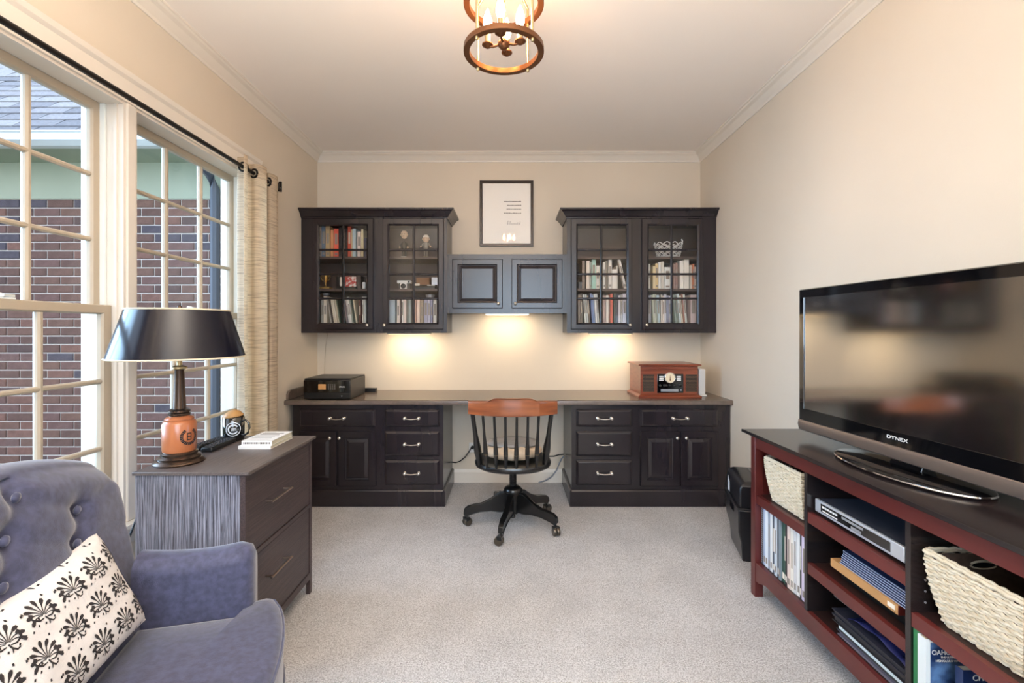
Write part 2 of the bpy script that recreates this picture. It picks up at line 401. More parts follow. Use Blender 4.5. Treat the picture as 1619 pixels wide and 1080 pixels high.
def window(n, y0, y1, gy0, gy1):
    fr = MB()                                          # jamb frame lining the opening
    t = .012
    for a, b in ((y0, y0 + t), (y1 - t, y1)): fr.box(XL - WT, XL + .004, a, b, Z0, Z1)
    fr.box(XL - WT, XL + .004, y0 + t, y1 - t, Z1 - t, Z1); fr.box(XL - WT, XL - .02, y0 + t, y1 - t, Z0 - .002, Z0 + .012)
    fr.box(XL - .030, XL - .018, y0 + t, y0 + t + .008, Z0 + .012, Z1 - t); fr.box(XL - .030, XL - .018, y1 - t - .008, y1 - t, Z0 + .012, Z1 - t)
    w = struct('window_%d' % n, fr, M['trim'])
    for nm, xc, z0, z1, g0, g1 in (('upper', -1.690, 1.320, Z1 - t, 1.352, 2.135), ('lower', -1.648, Z0 + .012, 1.350, .505, 1.312)):
        def R(i0, i1, k0, k1, x): return [(x, i0, k0), (x, i1, k0), (x, i1, k1), (x, i0, k1)]
        s = MB(); a0, a1 = y0 + t + .001, y1 - t - .001
        s.rings([R(a0, a1, z0, z1, xc - .017), R(a0, a1, z0, z1, xc + .014), R(a0 + .003, a1 - .003, z0 + .003, z1 - .003, xc + .017),
                 R(gy0 - .006, gy1 + .006, g0 - .006, g1 + .006, xc + .017), R(gy0, gy1, g0, g1, xc + .008), R(gy0, gy1, g0, g1, xc - .008),
                 R(gy0 - .004, gy1 + .004, g0 - .004, g1 + .004, xc - .017), R(a0, a1, z0, z1, xc - .017)], cap0=False, cap1=False)
        sa = obj('sash', s, M['sash'], w)
        if nm == 'upper': obj('track', MB().box(XL - .085, XL - .065, y1 - t - .010, y1 - t - .001, 1.35, Z1 - t - .002), M['liner'], w)
        dy, dz = (gy1 - gy0) / 3, (g1 - g0) / 3
        for i in (1, 2): obj('muntin', MB().prism([(xc - .012, gy0 + i * dy - .006), (xc - .002, gy0 + i * dy - .010), (xc + .008, gy0 + i * dy - .010), (xc + .014, gy0 + i * dy - .004), (xc + .014, gy0 + i * dy + .004), (xc + .008, gy0 + i * dy + .010), (xc - .002, gy0 + i * dy + .010), (xc - .012, gy0 + i * dy + .006)], 'Z', g0, g1), M['sash'], sa)
        for i in (1, 2): obj('muntin', MB().prism([(xc - .011, g0 + i * dz - .006), (xc - .002, g0 + i * dz - .0095), (xc + .008, g0 + i * dz - .0095), (xc + .0135, g0 + i * dz - .004), (xc + .0135, g0 + i * dz + .004), (xc + .008, g0 + i * dz + .0095), (xc - .002, g0 + i * dz + .0095), (xc - .011, g0 + i * dz + .006)], 'Y', gy0, gy1), M['sash'], sa)
        for i in range(3):
            for j in range(3):
                obj('pane', B(xc - .005, xc - .001, gy0 + i * dy + .007, gy0 + (i + 1) * dy - .007, g0 + j * dz + .007, g0 + (j + 1) * dz - .007), M['pane'], sa)
    c = (y0 + y1) / 2
    lk = MB(); lk.box(-1.662, -1.632, c - .03, c + .03, 1.350, 1.356); lk.lathe([(.012, 1.356), (.012, 1.366), (.008, 1.370)], 14, (-1.648, c - .008, 0)); lk.rbox((-1.640, c + .012, 1.362), (.012, .05, .008), rz=.3)
    obj('sash_lock', lk, M['liner'], w)
window(1, OA[0], OA[1], 1.15, 1.870)
window(2, OB[0], OB[1], 2.030, 2.795)

# ================================================================== OUTSIDE: the next wing of the house
struct('ground', B(-12, XL - WT - .02, -6, 9, -.9, -.5), M['lawn'])
WY = 3.72
hw = thing('house_wing', 'dark red brick house wing with white gutter seen through both windows', 'house', (-3.2, WY, -.5))
wall = obj('wall', B(-6.2, XL - WT - .005, WY, WY + .25, -.5, 2.29), M['mortar'], hw)
CO, BL = .0677, .2032
hsv = []
for r in range(36):
    z = 2.283 - (r + 1) * CO
    off = (r % 2) * (BL / 2 + .006)
    for c in range(-1, 22):
        x1 = -1.77 - c * (BL + .010) + off; x0 = x1 - BL
        x1 = min(x1, XL - WT - .01)
        if x1 - x0 < .03: continue
        hsv.append((x0, x1, z + .005, z + CO - .005, (x1 / WY * F + CX) > -10 and x0 / WY * F + CX < 372 and z > -.05 and z < 2.3))
brmesh = {}
cnt = 0; far = MB()
for x0, x1, z0, z1, vis in hsv:
    if vis and x0 > -3.95 and z0 > .10 and cnt < 300:
        cnt += 1
        k = random.choice([0, 0, 1, 1, 2, 3, 4, 5, 5])
        key = (round(x1 - x0, 3), k)
        if key not in brmesh:
            w = (x1 - x0) / 2; h = (z1 - z0) / 2
            mb = MB().nest(-w, w, -h, h, [(0, .0), (0, -.007), (.004, -.010)])
            me = bpy.data.meshes.new('brick'); me.from_pydata(mb.v, [], mb.f); me.materials.append(BRICKS[k]); brmesh[key] = me
        o = bpy.data.objects.new('brick', brmesh[key]); COL.objects.link(o); o.parent = wall
        o.location = Vector(((x0 + x1) / 2, WY + random.uniform(0, .002), (z0 + z1) / 2)) - wloc(wall)
    else:
        far.nest(x0, x1, z0, z1, [(0, WY), (0, WY - .007), (.004, WY - .010)], mi=random.randrange(6))
obj('brickwork', far, BRICKS, wall, kind='stuff', fix=False)
obj('frieze_board', B(-6.2, XL - WT - .005, WY - .025, WY, 2.285, 2.575), M['frieze'], hw)
obj('soffit', B(-6.2, XL - WT - .005, WY - .32, WY + .1, 2.57, 2.585), M['frieze'], hw)
gp = [(WY - .32, 2.565), (WY - .36, 2.570), (WY - .40, 2.60), (WY - .405, 2.645), (WY - .415, 2.655), (WY - .415, 2.662), (WY - .40, 2.662), (WY - .32, 2.655)]
obj('gutter', MB().prism(gp, 'X', -6.2, XL - WT - .005), M['gutter'], hw)
dn = MB().tube([(-2.32, WY - .05, -.5), (-2.32, WY - .05, 2.35), (-2.32, WY - .12, 2.45), (-2.32, WY - .33, 2.53), (-2.32, WY - .36, 2.60)], .035, 8)
obj('downspout', dn, mat('slate_downspout', '#4d5664', .4), hw)
roof = obj('roof', MB().prism([(WY - .34, 2.64), (WY + 2.2, 5.18), (WY + 2.2, 2.64)], 'X', -6.2, XL - WT - .1), mat('roof_deck', '#50535a', .9), hw)
sm = {}
sn, cs = math.sin(PI / 4), math.cos(PI / 4)
rest = MB()
for r in range(22):
    s0 = r * .125
    for c in range(-1, 16):
        x1 = -1.95 - c * .305 + (r % 3) * .1; x0 = x1 - .30
        x1 = min(x1, XL - WT - .12)
        if x1 - x0 < .05: continue
        p = Vector(((x0 + x1) / 2, WY - .355 + s0 * cs, 2.645 + s0 * sn + .012))
        vis = p.x > -4.6 and (p.z - CH) / p.y < .72
        if vis and len(sm) < 290:
            k = random.randrange(4); w = (x1 - x0) / 2
            mb = MB().add([(-w, 0, 0), (w, 0, 0), (w, 0, .011), (-w, 0, .011), (-w + .012, .14, 0), (w - .001, .14, 0), (w - .001, .14, .002), (-w + .012, .14, .002)],
                          [(0, 1, 2, 3), (3, 2, 6, 7), (1, 5, 6, 2), (0, 3, 7, 4), (4, 7, 6, 5), (0, 4, 5, 1)])
            key = (round(w, 3), k)
            if key not in sm:
                me = bpy.data.meshes.new('shingle'); me.from_pydata(mb.v, [], mb.f); me.materials.append(SHING[k]); sm[key] = me
            o = bpy.data.objects.new('shingle', sm[key]); COL.objects.link(o); o.parent = roof
            o.location = p - wloc(roof); o.rotation_euler = (PI / 4, 0, 0)
        else:
            w = (x1 - x0) / 2
            k = len(rest.v); rest.box(-w, w, 0, .14, 0, .008, mi=random.randrange(4)); rest.xf(Matrix.Translation(p) @ Matrix.Rotation(PI / 4, 4, 'X'), k)
obj('shingle_courses', rest, SHING, roof, kind='stuff', fix=False)

# ================================================================== CURTAIN
rod = thing('curtain_rod', 'black curtain rod running above both windows', 'curtain rod', (-1.505, 1.95, 2.165))
obj('pole', MB().tube([(-1.505, .6, 2.165), (-1.505, 3.05, 2.165)], .011, 12), M['rodblack'], rod, smooth=True)
obj('end_plate', B(-1.517, -1.497, 3.052, 3.062, 2.150, 2.218), M['rodblack'], rod, bevel=.002)
obj('bracket', B(XL + .021, -1.500, 3.030, 3.042, 2.148, 2.158), M['rodblack'], rod)
cur = thing('curtain', 'beige linen grommet curtain hanging gathered at the window end', 'curtain', (-1.51, 2.78, .02))
NF = 5
def curt(u, v):
    ph = (u ** 1.35) * NF * PI + .35
    amp = .040 + .012 * math.sin(2.3 * u * 6)
    flare = 1 + .25 * (1 - v) * math.sin(3 * u + 1)
    x = -1.512 + amp * flare * math.cos(ph) + .006 * noise.noise(Vector((u * 6, v * 2, 3)))
    y = 2.565 + .455 * u + .020 * math.sin(2 * ph) + .008 * noise.noise(Vector((u * 4, v * 1.5, 9)))
    return (x, y, .025 + v * 2.195)
obj('panel', MB().grid(curt, 150, 24), M['linen'], cur, smooth=True, solid=.0022)
for k in range(NF + 1):
    u = max(0, (k * PI + PI / 2 - .35) / (NF * PI)) ** (1 / 1.35)
    if u > 1: break
    p = Vector(curt(u, .975)); q = Vector(curt(min(1, u + .01), .975)) - Vector(curt(u - .01, .975)); q.z = 0; q.normalize()
    nrm = Vector((q.y, -q.x, 0))
    mb = MB(); c = Vector((-1.505, p.y, 2.165))
    ring = [c + q * (.024 * math.cos(a)) + Vector((0, 0, .024 * math.sin(a))) for a in [2 * PI * j / 24 for j in range(24)]]
    mb.tube(ring, .006, 8, closed=True)
    obj('grommet', mb, M['rodblack'], cur, smooth=True)

# ================================================================== BUILT-IN CABINETS
YU = 3.54          # face of the wall cabinets
def knob(p, parent):
    x, y, z = p
    return obj('knob', MB().lathe([(.0045, 0), (.0045, .010), (.009, .014), (.0125, .019), (.0125, .023), (.008, .027), (.0, .028)], 14, (x, y, z), axis='Y'), M['steel'], parent, smooth=True)
def handle(xc, y, z, parent, w=.10):
    mb = MB()
    for s in (-1, 1): mb.lathe([(.011, 0), (.011, .004), (.006, .008), (.006, .018), (.0095, .022), (.0095, .028), (.004, .031)], 12, (xc + s * w / 2, y, z), axis='Y')
    mb.tube([(xc - w / 2, y - .024, z), (xc - w / 4, y - .025, z - .003), (xc, y - .026, z - .005), (xc + w / 4, y - .025, z - .003), (xc + w / 2, y - .024, z)], .0045, 8)
    return obj('handle', mb, M['steel'], parent, smooth=True)
def crown(path, z0, z1, parent):
    h = z1 - z0
    pr = [(0, z0), (.006, z0), (.008, z0 + .008), (.014, z0 + .012), (.024, z0 + h * .40), (.042, z0 + h * .70), (.050, z0 + h * .78), (.057, z0 + h * .80), (.057, z1), (0, z1)]
    return obj('crown', MB().sweep(path, pr), M['espresso'], parent)
SH = (PZ(407, 3.56) + .008, PZ(458, 3.56) + .008)     # shelf tops
def wall_cab(side, label, x0, x1, doors, cpath):
    z0, z1 = 1.225, 2.098
    t = thing('wall_cabinet', label, 'cabinet', ((x0 + x1) / 2, YU + .15, z0))
    b = MB(); T = .018
    b.box(x0, x0 + T, YU + .02, YB, z0, z1 + .04); b.box(x1 - T, x1, YU + .02, YB, z0, z1 + .04)
    b.box(x0 + T, x1 - T, YU + .02, YB, z0, z0 + .03); b.box(x0 + T, x1 - T, YU + .02, YB, z1 - .02, z1 + .04)
    b.box(x0 + T, x1 - T, YB - .008, YB, z0 + .03, z1 - .02, 1)
    xm = (doors[0][1] + doors[1][0]) / 2; b.box(xm - .009, xm + .009, YU + .02, YB - .008, z0 + .03, z1 - .02)
    obj('carcass', b, [M['espresso'], M['esp_in']], t)
    ff = MB()                                           # face frame
    e = [x0] + [v for d in doors for v in (d[4] - .010, d[5] + .010)] + [x1]
    for i in (0, 2, 4): ff.box(e[i], e[i + 1], YU, YU + .02, z0, z1 + .04)
    for i in (1, 3): ff.box(e[i], e[i + 1], YU, YU + .02, z0, z0 + .045); ff.box(e[i], e[i + 1], YU, YU + .02, z1 - .03, z1 + .04)
    obj('face_frame', ff, M['espresso'], t)
    for i, d in enumerate(doors):
        a, c = (x0 + T, xm - .009) if i == 0 else (xm + .009, x1 - T)
        for s in SH: obj('shelf', B(a + .001, c - .001, YU + .03, YB - .008, s - .018, s), M['esp_in'], t)
    crown(cpath, z1 - .006, 2.160, t)
    for dx0, dx1, dz0, dz1, gx0, gx1, gz0, gz1, mx, kx in doors:
        mb = MB(); y0, y1 = YU - .021, YU - .001
        def R(a, b2, c2, d2, y): return [(a, y, c2), (b2, y, c2), (b2, y, d2), (a, y, d2)]
        mb.rings([R(dx0, dx1, dz0, dz1, y1), R(dx0, dx1, dz0, dz1, y0 + .007), R(dx0 + .004, dx1 - .004, dz0 + .004, dz1 - .004, y0),
                  R(gx0 - .012, gx1 + .012, gz0 - .012, gz1 + .012, y0), R(gx0 - .008, gx1 + .008, gz0 - .008, gz1 + .008, y0 + .003), R(gx0, gx1, gz0, gz1, y0 + .010), R(gx0, gx1, gz0, gz1, y1), R(dx0, dx1, dz0, dz1, y1)], cap0=False, cap1=False)
        d = obj('door', mb, M['espresso'], t)
        zs = [gz0 + (gz1 - gz0) * k / 4 for k in range(5)]
        obj('muntin', MB().prism([(mx - .008, y0 + .016), (mx - .008, y0 + .009), (mx - .003, y0 + .005), (mx + .003, y0 + .005), (mx + .008, y0 + .009), (mx + .008, y0 + .016)], 'Z', gz0, gz1), M['espresso'], d)
        for z in zs[1:4]:
            mm = MB()
            for a, c in ((gx0, mx - .0085), (mx + .0085, gx1)): mm.prism([(y0 + .016, z - .008), (y0 + .009, z - .008), (y0 + .005, z - .003), (y0 + .005, z + .003), (y0 + .009, z + .008), (y0 + .016, z + .008)], 'X', a, c)
            obj('muntin', mm, M['espresso'], d)
        for k in range(4):
            for a, c in ((gx0, mx), (mx, gx1)): obj('pane', B(a, c, y0 + .0165, y0 + .0190, zs[k], zs[k + 1]), M['cabglass'], d)
        knob((kx[0], y0, kx[1]), d)
    return t
def door(x0, x1, g0, g1, mx, k):
    d = YU - .02
    return (PX(x0, d), PX(x1, d), PZ(520.8, d), PZ(345.3, d), PX(g0, d), PX(g1, d), PZ(510.6, d), PZ(356.2, d), PX(mx, d), (PX(k, d), PZ(514, d)))
XA0, XA1 = XL + .001, PX(706.6, YU)
XC0, XC1 = PX(896.4, YU), XR - .001
wall_cab('left', 'dark wood wall cabinet with two glass doors beside the window wall', XA0, XA1,
         [door(494, 590.3, 503.6, 579.5, 541.8), door(604.8, 701.3, 614.6, 691.2, 653.8)] if False else
         [door(494, 590.3, 503.6, 579.5, 541.8, 581.5), door(604.8, 701.3, 614.6, 691.2, 653.8, 608.3)], [(XA1, YB), (XA1, YU), (XA0, YU)][::-1])
wall_cab('right', 'dark wood wall cabinet with two glass doors in the right corner', XC0, XC1,
         [door(903, 999.4, 913.6, 991.4, 951, 995.2), door(1014.8, 1112.3, 1026, 1103, 1062.4, 1021.6)], [(XC1, YU), (XC0, YU), (XC0, YB)][::-1])
# bridge cabinet between them
bc = thing('bridge_cabinet', 'low dark wood cabinet with two raised panel doors under the framed print', 'cabinet', (0, YU + .15, 1.375))
bz0, bz1 = PZ(495, YU), PZ(402.3, YU)
obj('carcass', B(XA1 + .001, XC0 - .001, YU + .02, YB, bz0, bz1), M['espresso'], bc)
obj('face_frame', B(XA1 + .0005, XC0 - .0005, YU, YU + .02, bz0 - .001, bz1 + .001), M['espresso'], bc)
YD = YU - .02
for (a, b, k) in ((715, 794.6, 787.9), (808.6, 889.3, 814.6)):
    x0, x1, z0, z1 = PX(a, YD), PX(b, YD), PZ(487.5, YD), PZ(409.4, YD)
    d = obj('door', MB().nest(x0, x1, z0, z1, [(0, YU - .001), (0, YD + .005), (.005, YD), (.040, YD), (.044, YD + .008), (.052, YD + .010), (.074, YD + .001), (.078, YD + .001)]), M['espresso'], bc)
    knob((PX(k, YD), YD, PZ(480, YD)), d)

# ---------------- base units
YG = 3.31
def raised(x0, x1, z0, z1, y=YG - .02, s=.045):
    return MB().nest(x0, x1, z0, z1, [(0, YG - .001), (0, y + .006), (.005, y), (s, y), (s + .003, y + .008), (s + .010, y + .010), (s + .032, y + .001), (s + .036, y + .001)])
def slab(x0, x1, z0, z1, y=YG - .02):
    return MB().nest(x0, x1, z0, z1, [(0, YG - .001), (0, y + .010), (.004, y + .007), (.013, y + .001), (.016, y)])
def base(label, x0, x1, wide, stack, doorsx, knobs, inner):
    z1 = .754 - .032
    t = thing('base_cabinet', label, 'cabinet', ((x0 + x1) / 2, YG + .25, 0))
    obj('carcass', B(x0, x1, YG + .018, YB - .018, .004, z1), M['espresso'], t)
    y = YG - .02
    zt = PZ(774.4, YG)
    wx0, wx1 = PX(wide[0], y), PX(wide[1], y); sx0, sx1 = PX(stack[0], y), PX(stack[1], y)
    ff = B(x0, x1, YG, YG + .018, zt, z1)
    obj('face_frame', ff, M['espresso'], t)
    g = .012
    kb = MB().sweep([(x0, YG), (x1, YG)] , [(0, .003), (.014, .003), (.014, .108), (.008, .118), (0, .120)])
    obj('toe_board', kb, M['espresso'], t)
    s = 1 if inner == x1 else -1
    obj('toe_board', MB().sweep([(inner, YG - .014), (inner, YB - .02)] if s > 0 else [(inner, YB - .02), (inner, YG - .014)], [(0, .003), (.014, .003), (.014, .108), (.008, .118), (0, .120)]), M['espresso'], t)
    ztop, zr = PZ(647.5, y), PZ(675, y)
    d = obj('drawer', slab(wx0, wx1, zr, ztop), M['espresso'], t); handle((wx0 + wx1) / 2, y, (zr + ztop) / 2, d, .098)
    for a, b in ((647.5, 675), (682.5, 721.5), (728.4, 767.4)):
        d = obj('drawer', slab(sx0, sx1, PZ(b, y), PZ(a, y)), M['espresso'], t); handle((sx0 + sx1) / 2, y, PZ((a + b) / 2, y), d, .098)
    for (a, b), k in zip(doorsx, knobs):
        d = obj('door', raised(PX(a, y), PX(b, y), PZ(769.5, y), PZ(682.3, y)), M['espresso'], t); knob((PX(k, y), y, PZ(692, y)), d)
    return t
base('dark base cabinet under the left end of the desk top near the window', XL + .045, PX(701, YG), (472.9, 593.8), (608.2, 694.4), ((473, 531.8), (534.4, 593.5)), (522.7, 537.8), PX(701, YG))
base('dark base cabinet under the right end of the desk top, below the radio', PX(903.6, YG), XR - .004, (1013, 1136.2), (911.5, 999.6), ((1013.3, 1075.5), (1077, 1136.2)), (1069.6, 1083.8), PX(903.6, YG))
wt = MB().prism([(YB - .002, .754), (3.279, .754), (3.271, .750), (3.270, .742), (3.270, .726), (3.274, .722), (YB - .002, .722)], 'X', XL + .001, XR - .001)
worktop = tag(obj('desk_top', wt, M['laminate']), 'long brown laminate desk top spanning both base cabinets along the back wall', 'desk')
obj('side_splash', MB().prism([(3.30, .755), (3.30, .790), (3.32, .812), (3.36, .820), (YB - .003, .820), (YB - .003, .755)], 'X', XL + .001, XL + .018), M['laminate'], worktop, bevel=.002)

# lights fixed under the wall cabinets
def under_light(x, y, z, label, p, w=.32):
    t = thing('light_bar', label, 'light', (x, y, z))
    obj('housing', B(x - w / 2 - .012, x + w / 2 + .012, y - .020, y + .020, z - .011, z - .0005), M['steel'], t, bevel=.002)
    obj('lens', B(x - w / 2, x + w / 2, y - .015, y + .015, z - .0125, z - .011), M['puck'], t)
    l = bpy.data.lights.new('bar_lamp', 'AREA'); l.energy = p; l.color = (1, .80, .54); l.shape = 'RECTANGLE'; l.size = w; l.size_y = .03
    o = bpy.data.objects.new('bar_lamp', l); COL.objects.link(o); o.parent = t; o.location = (0, 0, -.014); o.rotation_euler = (math.radians(20), 0, 0)
under_light(-.80, 3.68, 1.225, 'slim light bar under the left wall cabinet', 2.9)
under_light(-.03, 3.68, bz0, 'slim light bar under the bridge cabinet', 2.3)
under_light(.78, 3.68, 1.225, 'slim light bar under the right wall cabinet', 2.9)

# framed print
fp = thing('framed_print', 'black framed white print with a few lines of small writing', 'picture', at(801, 390, YB))
fx0, fx1, fz0, fz1 = PX(758.8, YB), PX(843.2, YB), PZ(389.8, YB), PZ(286.5, YB)
obj('frame', MB().hole(fx0, fx1, fz0, fz1, .022, YB - .024, YB - .001, .002), mat('picture_frame', '#2a1c14', .3), fp)
obj('sheet', B(fx0 + .021, fx1 - .021, YB - .010, YB - .006, fz0 + .021, fz1 - .021), mat('print_paper', '#f3eee6', .6), fp)
obj('glazing', B(fx0 + .0215, fx1 - .0215, YB - .015, YB - .0135, fz0 + .0215, fz1 - .0215), M['pane'], fp)
random.seed(3)
wr = MB()
for row, (xa, zz) in enumerate(((797, 319.3), (802, 325.3), (801, 331.5), (797, 337.8))):
    x = xa
    while x < 823.5:
        w = random.uniform(1.2, 3.6)
        wr.box(PX(x, YB), PX(min(824, x + w), YB), YB - .0105, YB - .0101, PZ(zz + .45, YB), PZ(zz - .45 - random.random() * .5, YB)); x += w + .6
obj('writing', wr, M['ink'], fp, kind='stuff')
sg = MB(); x = 802.3
for w, h in ((1.0, 6.2), (.7, 3), (.8, 5.5), (.8, 2.2), (.8, 2.2), (.8, 2.4), (.8, 2.2), (.9, 2.2), (.8, 2.3), (.7, 4), (.7, 2.2), (.9, 4.8)):
    sg.rbox((PX(x + w / 2, YB), YB - .0103, PZ(355.6 - h / 2, YB)), (w * .003, .0004, h * .0052), ry=.15); x += w + .95
obj('signature', sg, M['ink'], fp)

# outlets and cords under the desk
for i, (x0, x1, y0, y1, lb) in enumerate(((741.5, 751.5, 699.5, 715, 'white wall outlet left of the swivel chair under the desk'), (771, 779.5, 697, 712, 'white wall outlet half hidden behind the swivel chair spindles'))):
    a, b, c, d = PX(x0, YB), PX(x1, YB), PZ(y1, YB), PZ(y0, YB)
    t = thing('wall_outlet', lb, 'outlet', ((a + b) / 2, YB, c))
    obj('cover_plate', B(a, b, YB - .007, YB - .0005, c, d), M['white'], t, bevel=.002)
    for zc in (c + (d - c) * .3, c + (d - c) * .7): obj('socket', MB().lathe([(.012, 0), (.012, .002), (.010, .003)], 14, ((a + b) / 2, YB - .007, zc), axis='Y'), M['white'], t)
ck = lambda pts: [at(*p) for p in pts]
cb = thing('extension_cord', 'black cord plugged into the outlet left of the swivel chair', 'cord', at(732, 731, 3.75))
obj('cable', MB().tube(ck([(714, 730.5, 3.72), (720, 731.5, 3.74), (727, 729.5, 3.76), (735, 723, 3.78), (741, 715, 3.80), (745, 708, 3.805)]), .005, 8), M['black'], cb, smooth=True)
obj('plug', MB().lathe([(.008, 0), (.013, .006), (.013, .028), (.006, .034)], 12, at(747, 706.5, YB - .010), axis='Y'), M['black'], cb, smooth=True)
tag(obj('extension_cord', MB().tube(ck([(866, 721.5, 3.79), (876, 721.5, 3.78), (884, 719, 3.74), (891, 718.5, 3.72)]), .005, 8), M['black'], smooth=True), 'black cord running right from behind the swivel chair to the base cabinet', 'cord')
tag(obj('extension_cord', MB().tube(ck([(891, 722, 3.70), (888, 725, 3.73), (884, 733, 3.77), (880, 744, 3.79), (872, 754, 3.77), (862, 760, 3.70), (852, 763, 3.66)]), .006, 8), mat('grey_cord', '#8f959c', .5), smooth=True), 'grey cord drooping to the carpet beside the right base cabinet', 'cord')
tag(obj('thin_wire', MB().tube([at(518, 527, 3.8), at(515, 545, 3.82), at(513.5, 570, 3.825), at(513, 596, 3.82), (PX(513, 3.82), 3.81, .80), (PX(516, 3.8), 3.79, .758)], .0015, 6), mat('pale_wire', '#a8977c', .6), smooth=True), 'thin pale wire hanging down the wall behind the printer', 'wire')
# ================================================================== THINGS IN THE WALL CABINETS
NAMED = [('black', '#2a2624'), ('dark brown', '#4a342a'), ('maroon', '#5d2f2a'), ('coral red', '#d9604c'), ('red', '#b0402e'), ('orange', '#c98a62'), ('tan', '#b59a72'),
         ('cream', '#dccaa4'), ('off white', '#e4dccb'), ('white', '#ececea'), ('pale grey', '#b8b6b2'), ('grey', '#85827e'), ('dark grey', '#55545a'), ('dark green', '#3a4438'),
         ('mint green', '#a7cdbd'), ('pale blue', '#b2c5cd'), ('blue', '#6f84b0'), ('slate blue', '#5f7386'), ('lavender grey', '#a8a8bc'), ('pinkish', '#d9b6a6'), ('mauve brown', '#a0857a'), ('sage grey', '#9aa394')]
def cname(h):
    c = [int(h[i:i + 2], 16) for i in (1, 3, 5)]
    return min(NAMED, key=lambda n: sum((a - int(n[1][i:i + 2], 16)) ** 2 for a, i in zip(c, (1, 3, 5))))[0]
ORD = ['first', 'second', 'third', 'fourth', 'fifth', 'sixth', 'seventh', 'eighth', 'ninth', 'tenth', 'eleventh', 'twelfth', 'thirteenth', 'fourteenth', 'fifteenth', 'sixteenth', 'seventeenth', 'eighteenth', 'nineteenth', 'twentieth', 'twenty-first', 'twenty-second']
pages = mat('book_pages', '#d9cdb4', .9)
def bookmat(h): return mat('cover_' + h[1:], h, .55)
def books(lst, ox, oy, sc, zb, where, group, depth=.15, ys=3.605, top=None):
    """lst: (x0, x1, ytop, colour, lean) in crop pixels"""
    n = 0
    for (a, b, yt, c, lean) in sorted(lst):
        x0, x1 = PX(ox + a / sc, ys), PX(ox + b / sc, ys)
        zt = PZ(oy + yt / sc, ys) if top is None else top + random.uniform(-.012, .006)
        h = zt - zb; w = max(.008, (x1 - x0) * .96)
        dy = random.uniform(0, .012)
        mb = MB()
        t = .0018
        mb.box(-w / 2, w / 2, 0, .002, 0, h)                       # spine
        mb.box(-w / 2, -w / 2 + t, .002, depth, 0, h); mb.box(w / 2 - t, w / 2, .002, depth, 0, h)   # boards
        mb.box(-w / 2 + t, w / 2 - t, .003, depth - .004, .003, h - .003, 1)
        q = random.random(); r2 = random.random()
        if w > .010 and q < .55:
            lw = w * .30
            mb.box(-lw, lw, -.0004, 0, h * .45, h * (.72 + .15 * r2), 2)
            if q < .4: mb.box(-lw, lw, -.0004, 0, h * .08, h * .16, 2)
        if lean:
            s = math.sin(abs(lean) * PI / 180) * w / 2
            mb.xf(Matrix.Rotation(-lean * PI / 180, 4, 'Y')); off = s
        else: off = 0
        cc = [int(c[i:i + 2], 16) for i in (1, 3, 5)]
        tm = mat('title_dark', '#8f867c', .7) if sum(cc) > 330 else mat('title_pale', '#b8ae9c', .7)
        xc = (x0 + x1) / 2
        o = obj('book', mb, [bookmat(c), pages, tm], None, local=True)
        o.location = (xc, ys + dy, zb + off)
        kind = 'wide' if w > .035 else ('slim' if w < .016 else '')
        n += 1
        lab = '%s%s book, %s from left, %s' % ((kind + ' ') if kind else '', cname(c), ORD[n - 1], where)
        tag(o, lab, 'book', group)
    return n
zb = 1.225 + .030
U1, U2 = SH
books([(165, 195, 150, '#b9a59a', 0), (197, 268, 140, '#5f7386', 0), (275, 355, 140, '#b59a72', 0), (362, 418, 205, '#c98a62', 0), (424, 508, 185, '#e0604a', 0), (514, 580, 160, '#2a2422', 0),
       (590, 628, 200, '#4a3c38', 0), (640, 664, 180, '#3b3436', 0), (676, 737, 150, '#b5452e', 0), (741, 757, 200, '#c9b08c', 0), (762, 822, 185, '#aebfc4', 0), (850, 910, 240, '#dccbc0', 0), (914, 955, 190, '#cfc09a', 0), (962, 1008, 350, '#57505a', 0)],
      490, 345, 11.37, U1, 'top shelf behind the leftmost glass door', 'books on the top shelf of the left cabinet')
books([(205, 245, 560, '#a9a39a', 0), (252, 312, 565, '#d8cdbb', 0), (402, 430, 600, '#a8a396', 9), (436, 466, 600, '#4a4038', 9), (472, 502, 560, '#cfc3b0', 9), (508, 538, 560, '#d9cfbd', 9), (544, 574, 560, '#b9ad99', 9), (580, 602, 580, '#4f5a4c', 9),
       (702, 736, 640, '#7e7377', 8), (742, 774, 560, '#cfcac6', 8), (780, 812, 560, '#e0dcd6', 8), (818, 844, 560, '#8e958c', 8), (850, 878, 560, '#2f3a30', 8), (884, 904, 560, '#d9ceb6', 8), (925, 968, 570, '#5d3a30', 0), (980, 1008, 560, '#d9d4c9', 0), (1016, 1054, 560, '#c9cbc4', 0)],
      490, 430, 12, zb, 'bottom shelf behind the leftmost glass door', 'books on the bottom shelf of the left cabinet', top=1.500)
books([(125, 235, 540, '#a9b9c2', 0), (268, 320, 545, '#ddd0c8', 0), (324, 346, 545, '#5a4a44', 0), (355, 386, 560, '#e6e2da', 0), (394, 446, 610, '#ddcbc2', 0), (458, 490, 545, '#6f7872', 0), (495, 537, 545, '#9aa5a0', 0), (598, 632, 545, '#d9b0a0', 0),
       (640, 700, 545, '#e6cfc0', 0), (708, 772, 545, '#a3917c', 0), (780, 850, 545, '#a3a3b8', 0), (856, 900, 545, '#b9b9cc', 0), (904, 942, 545, '#9494ac', 0), (955, 1020, 555, '#ddd8cf', 0)],
      605, 430, 12, zb, 'bottom shelf behind the second glass door', 'books on the bottom shelf behind the second glass door', top=1.490)
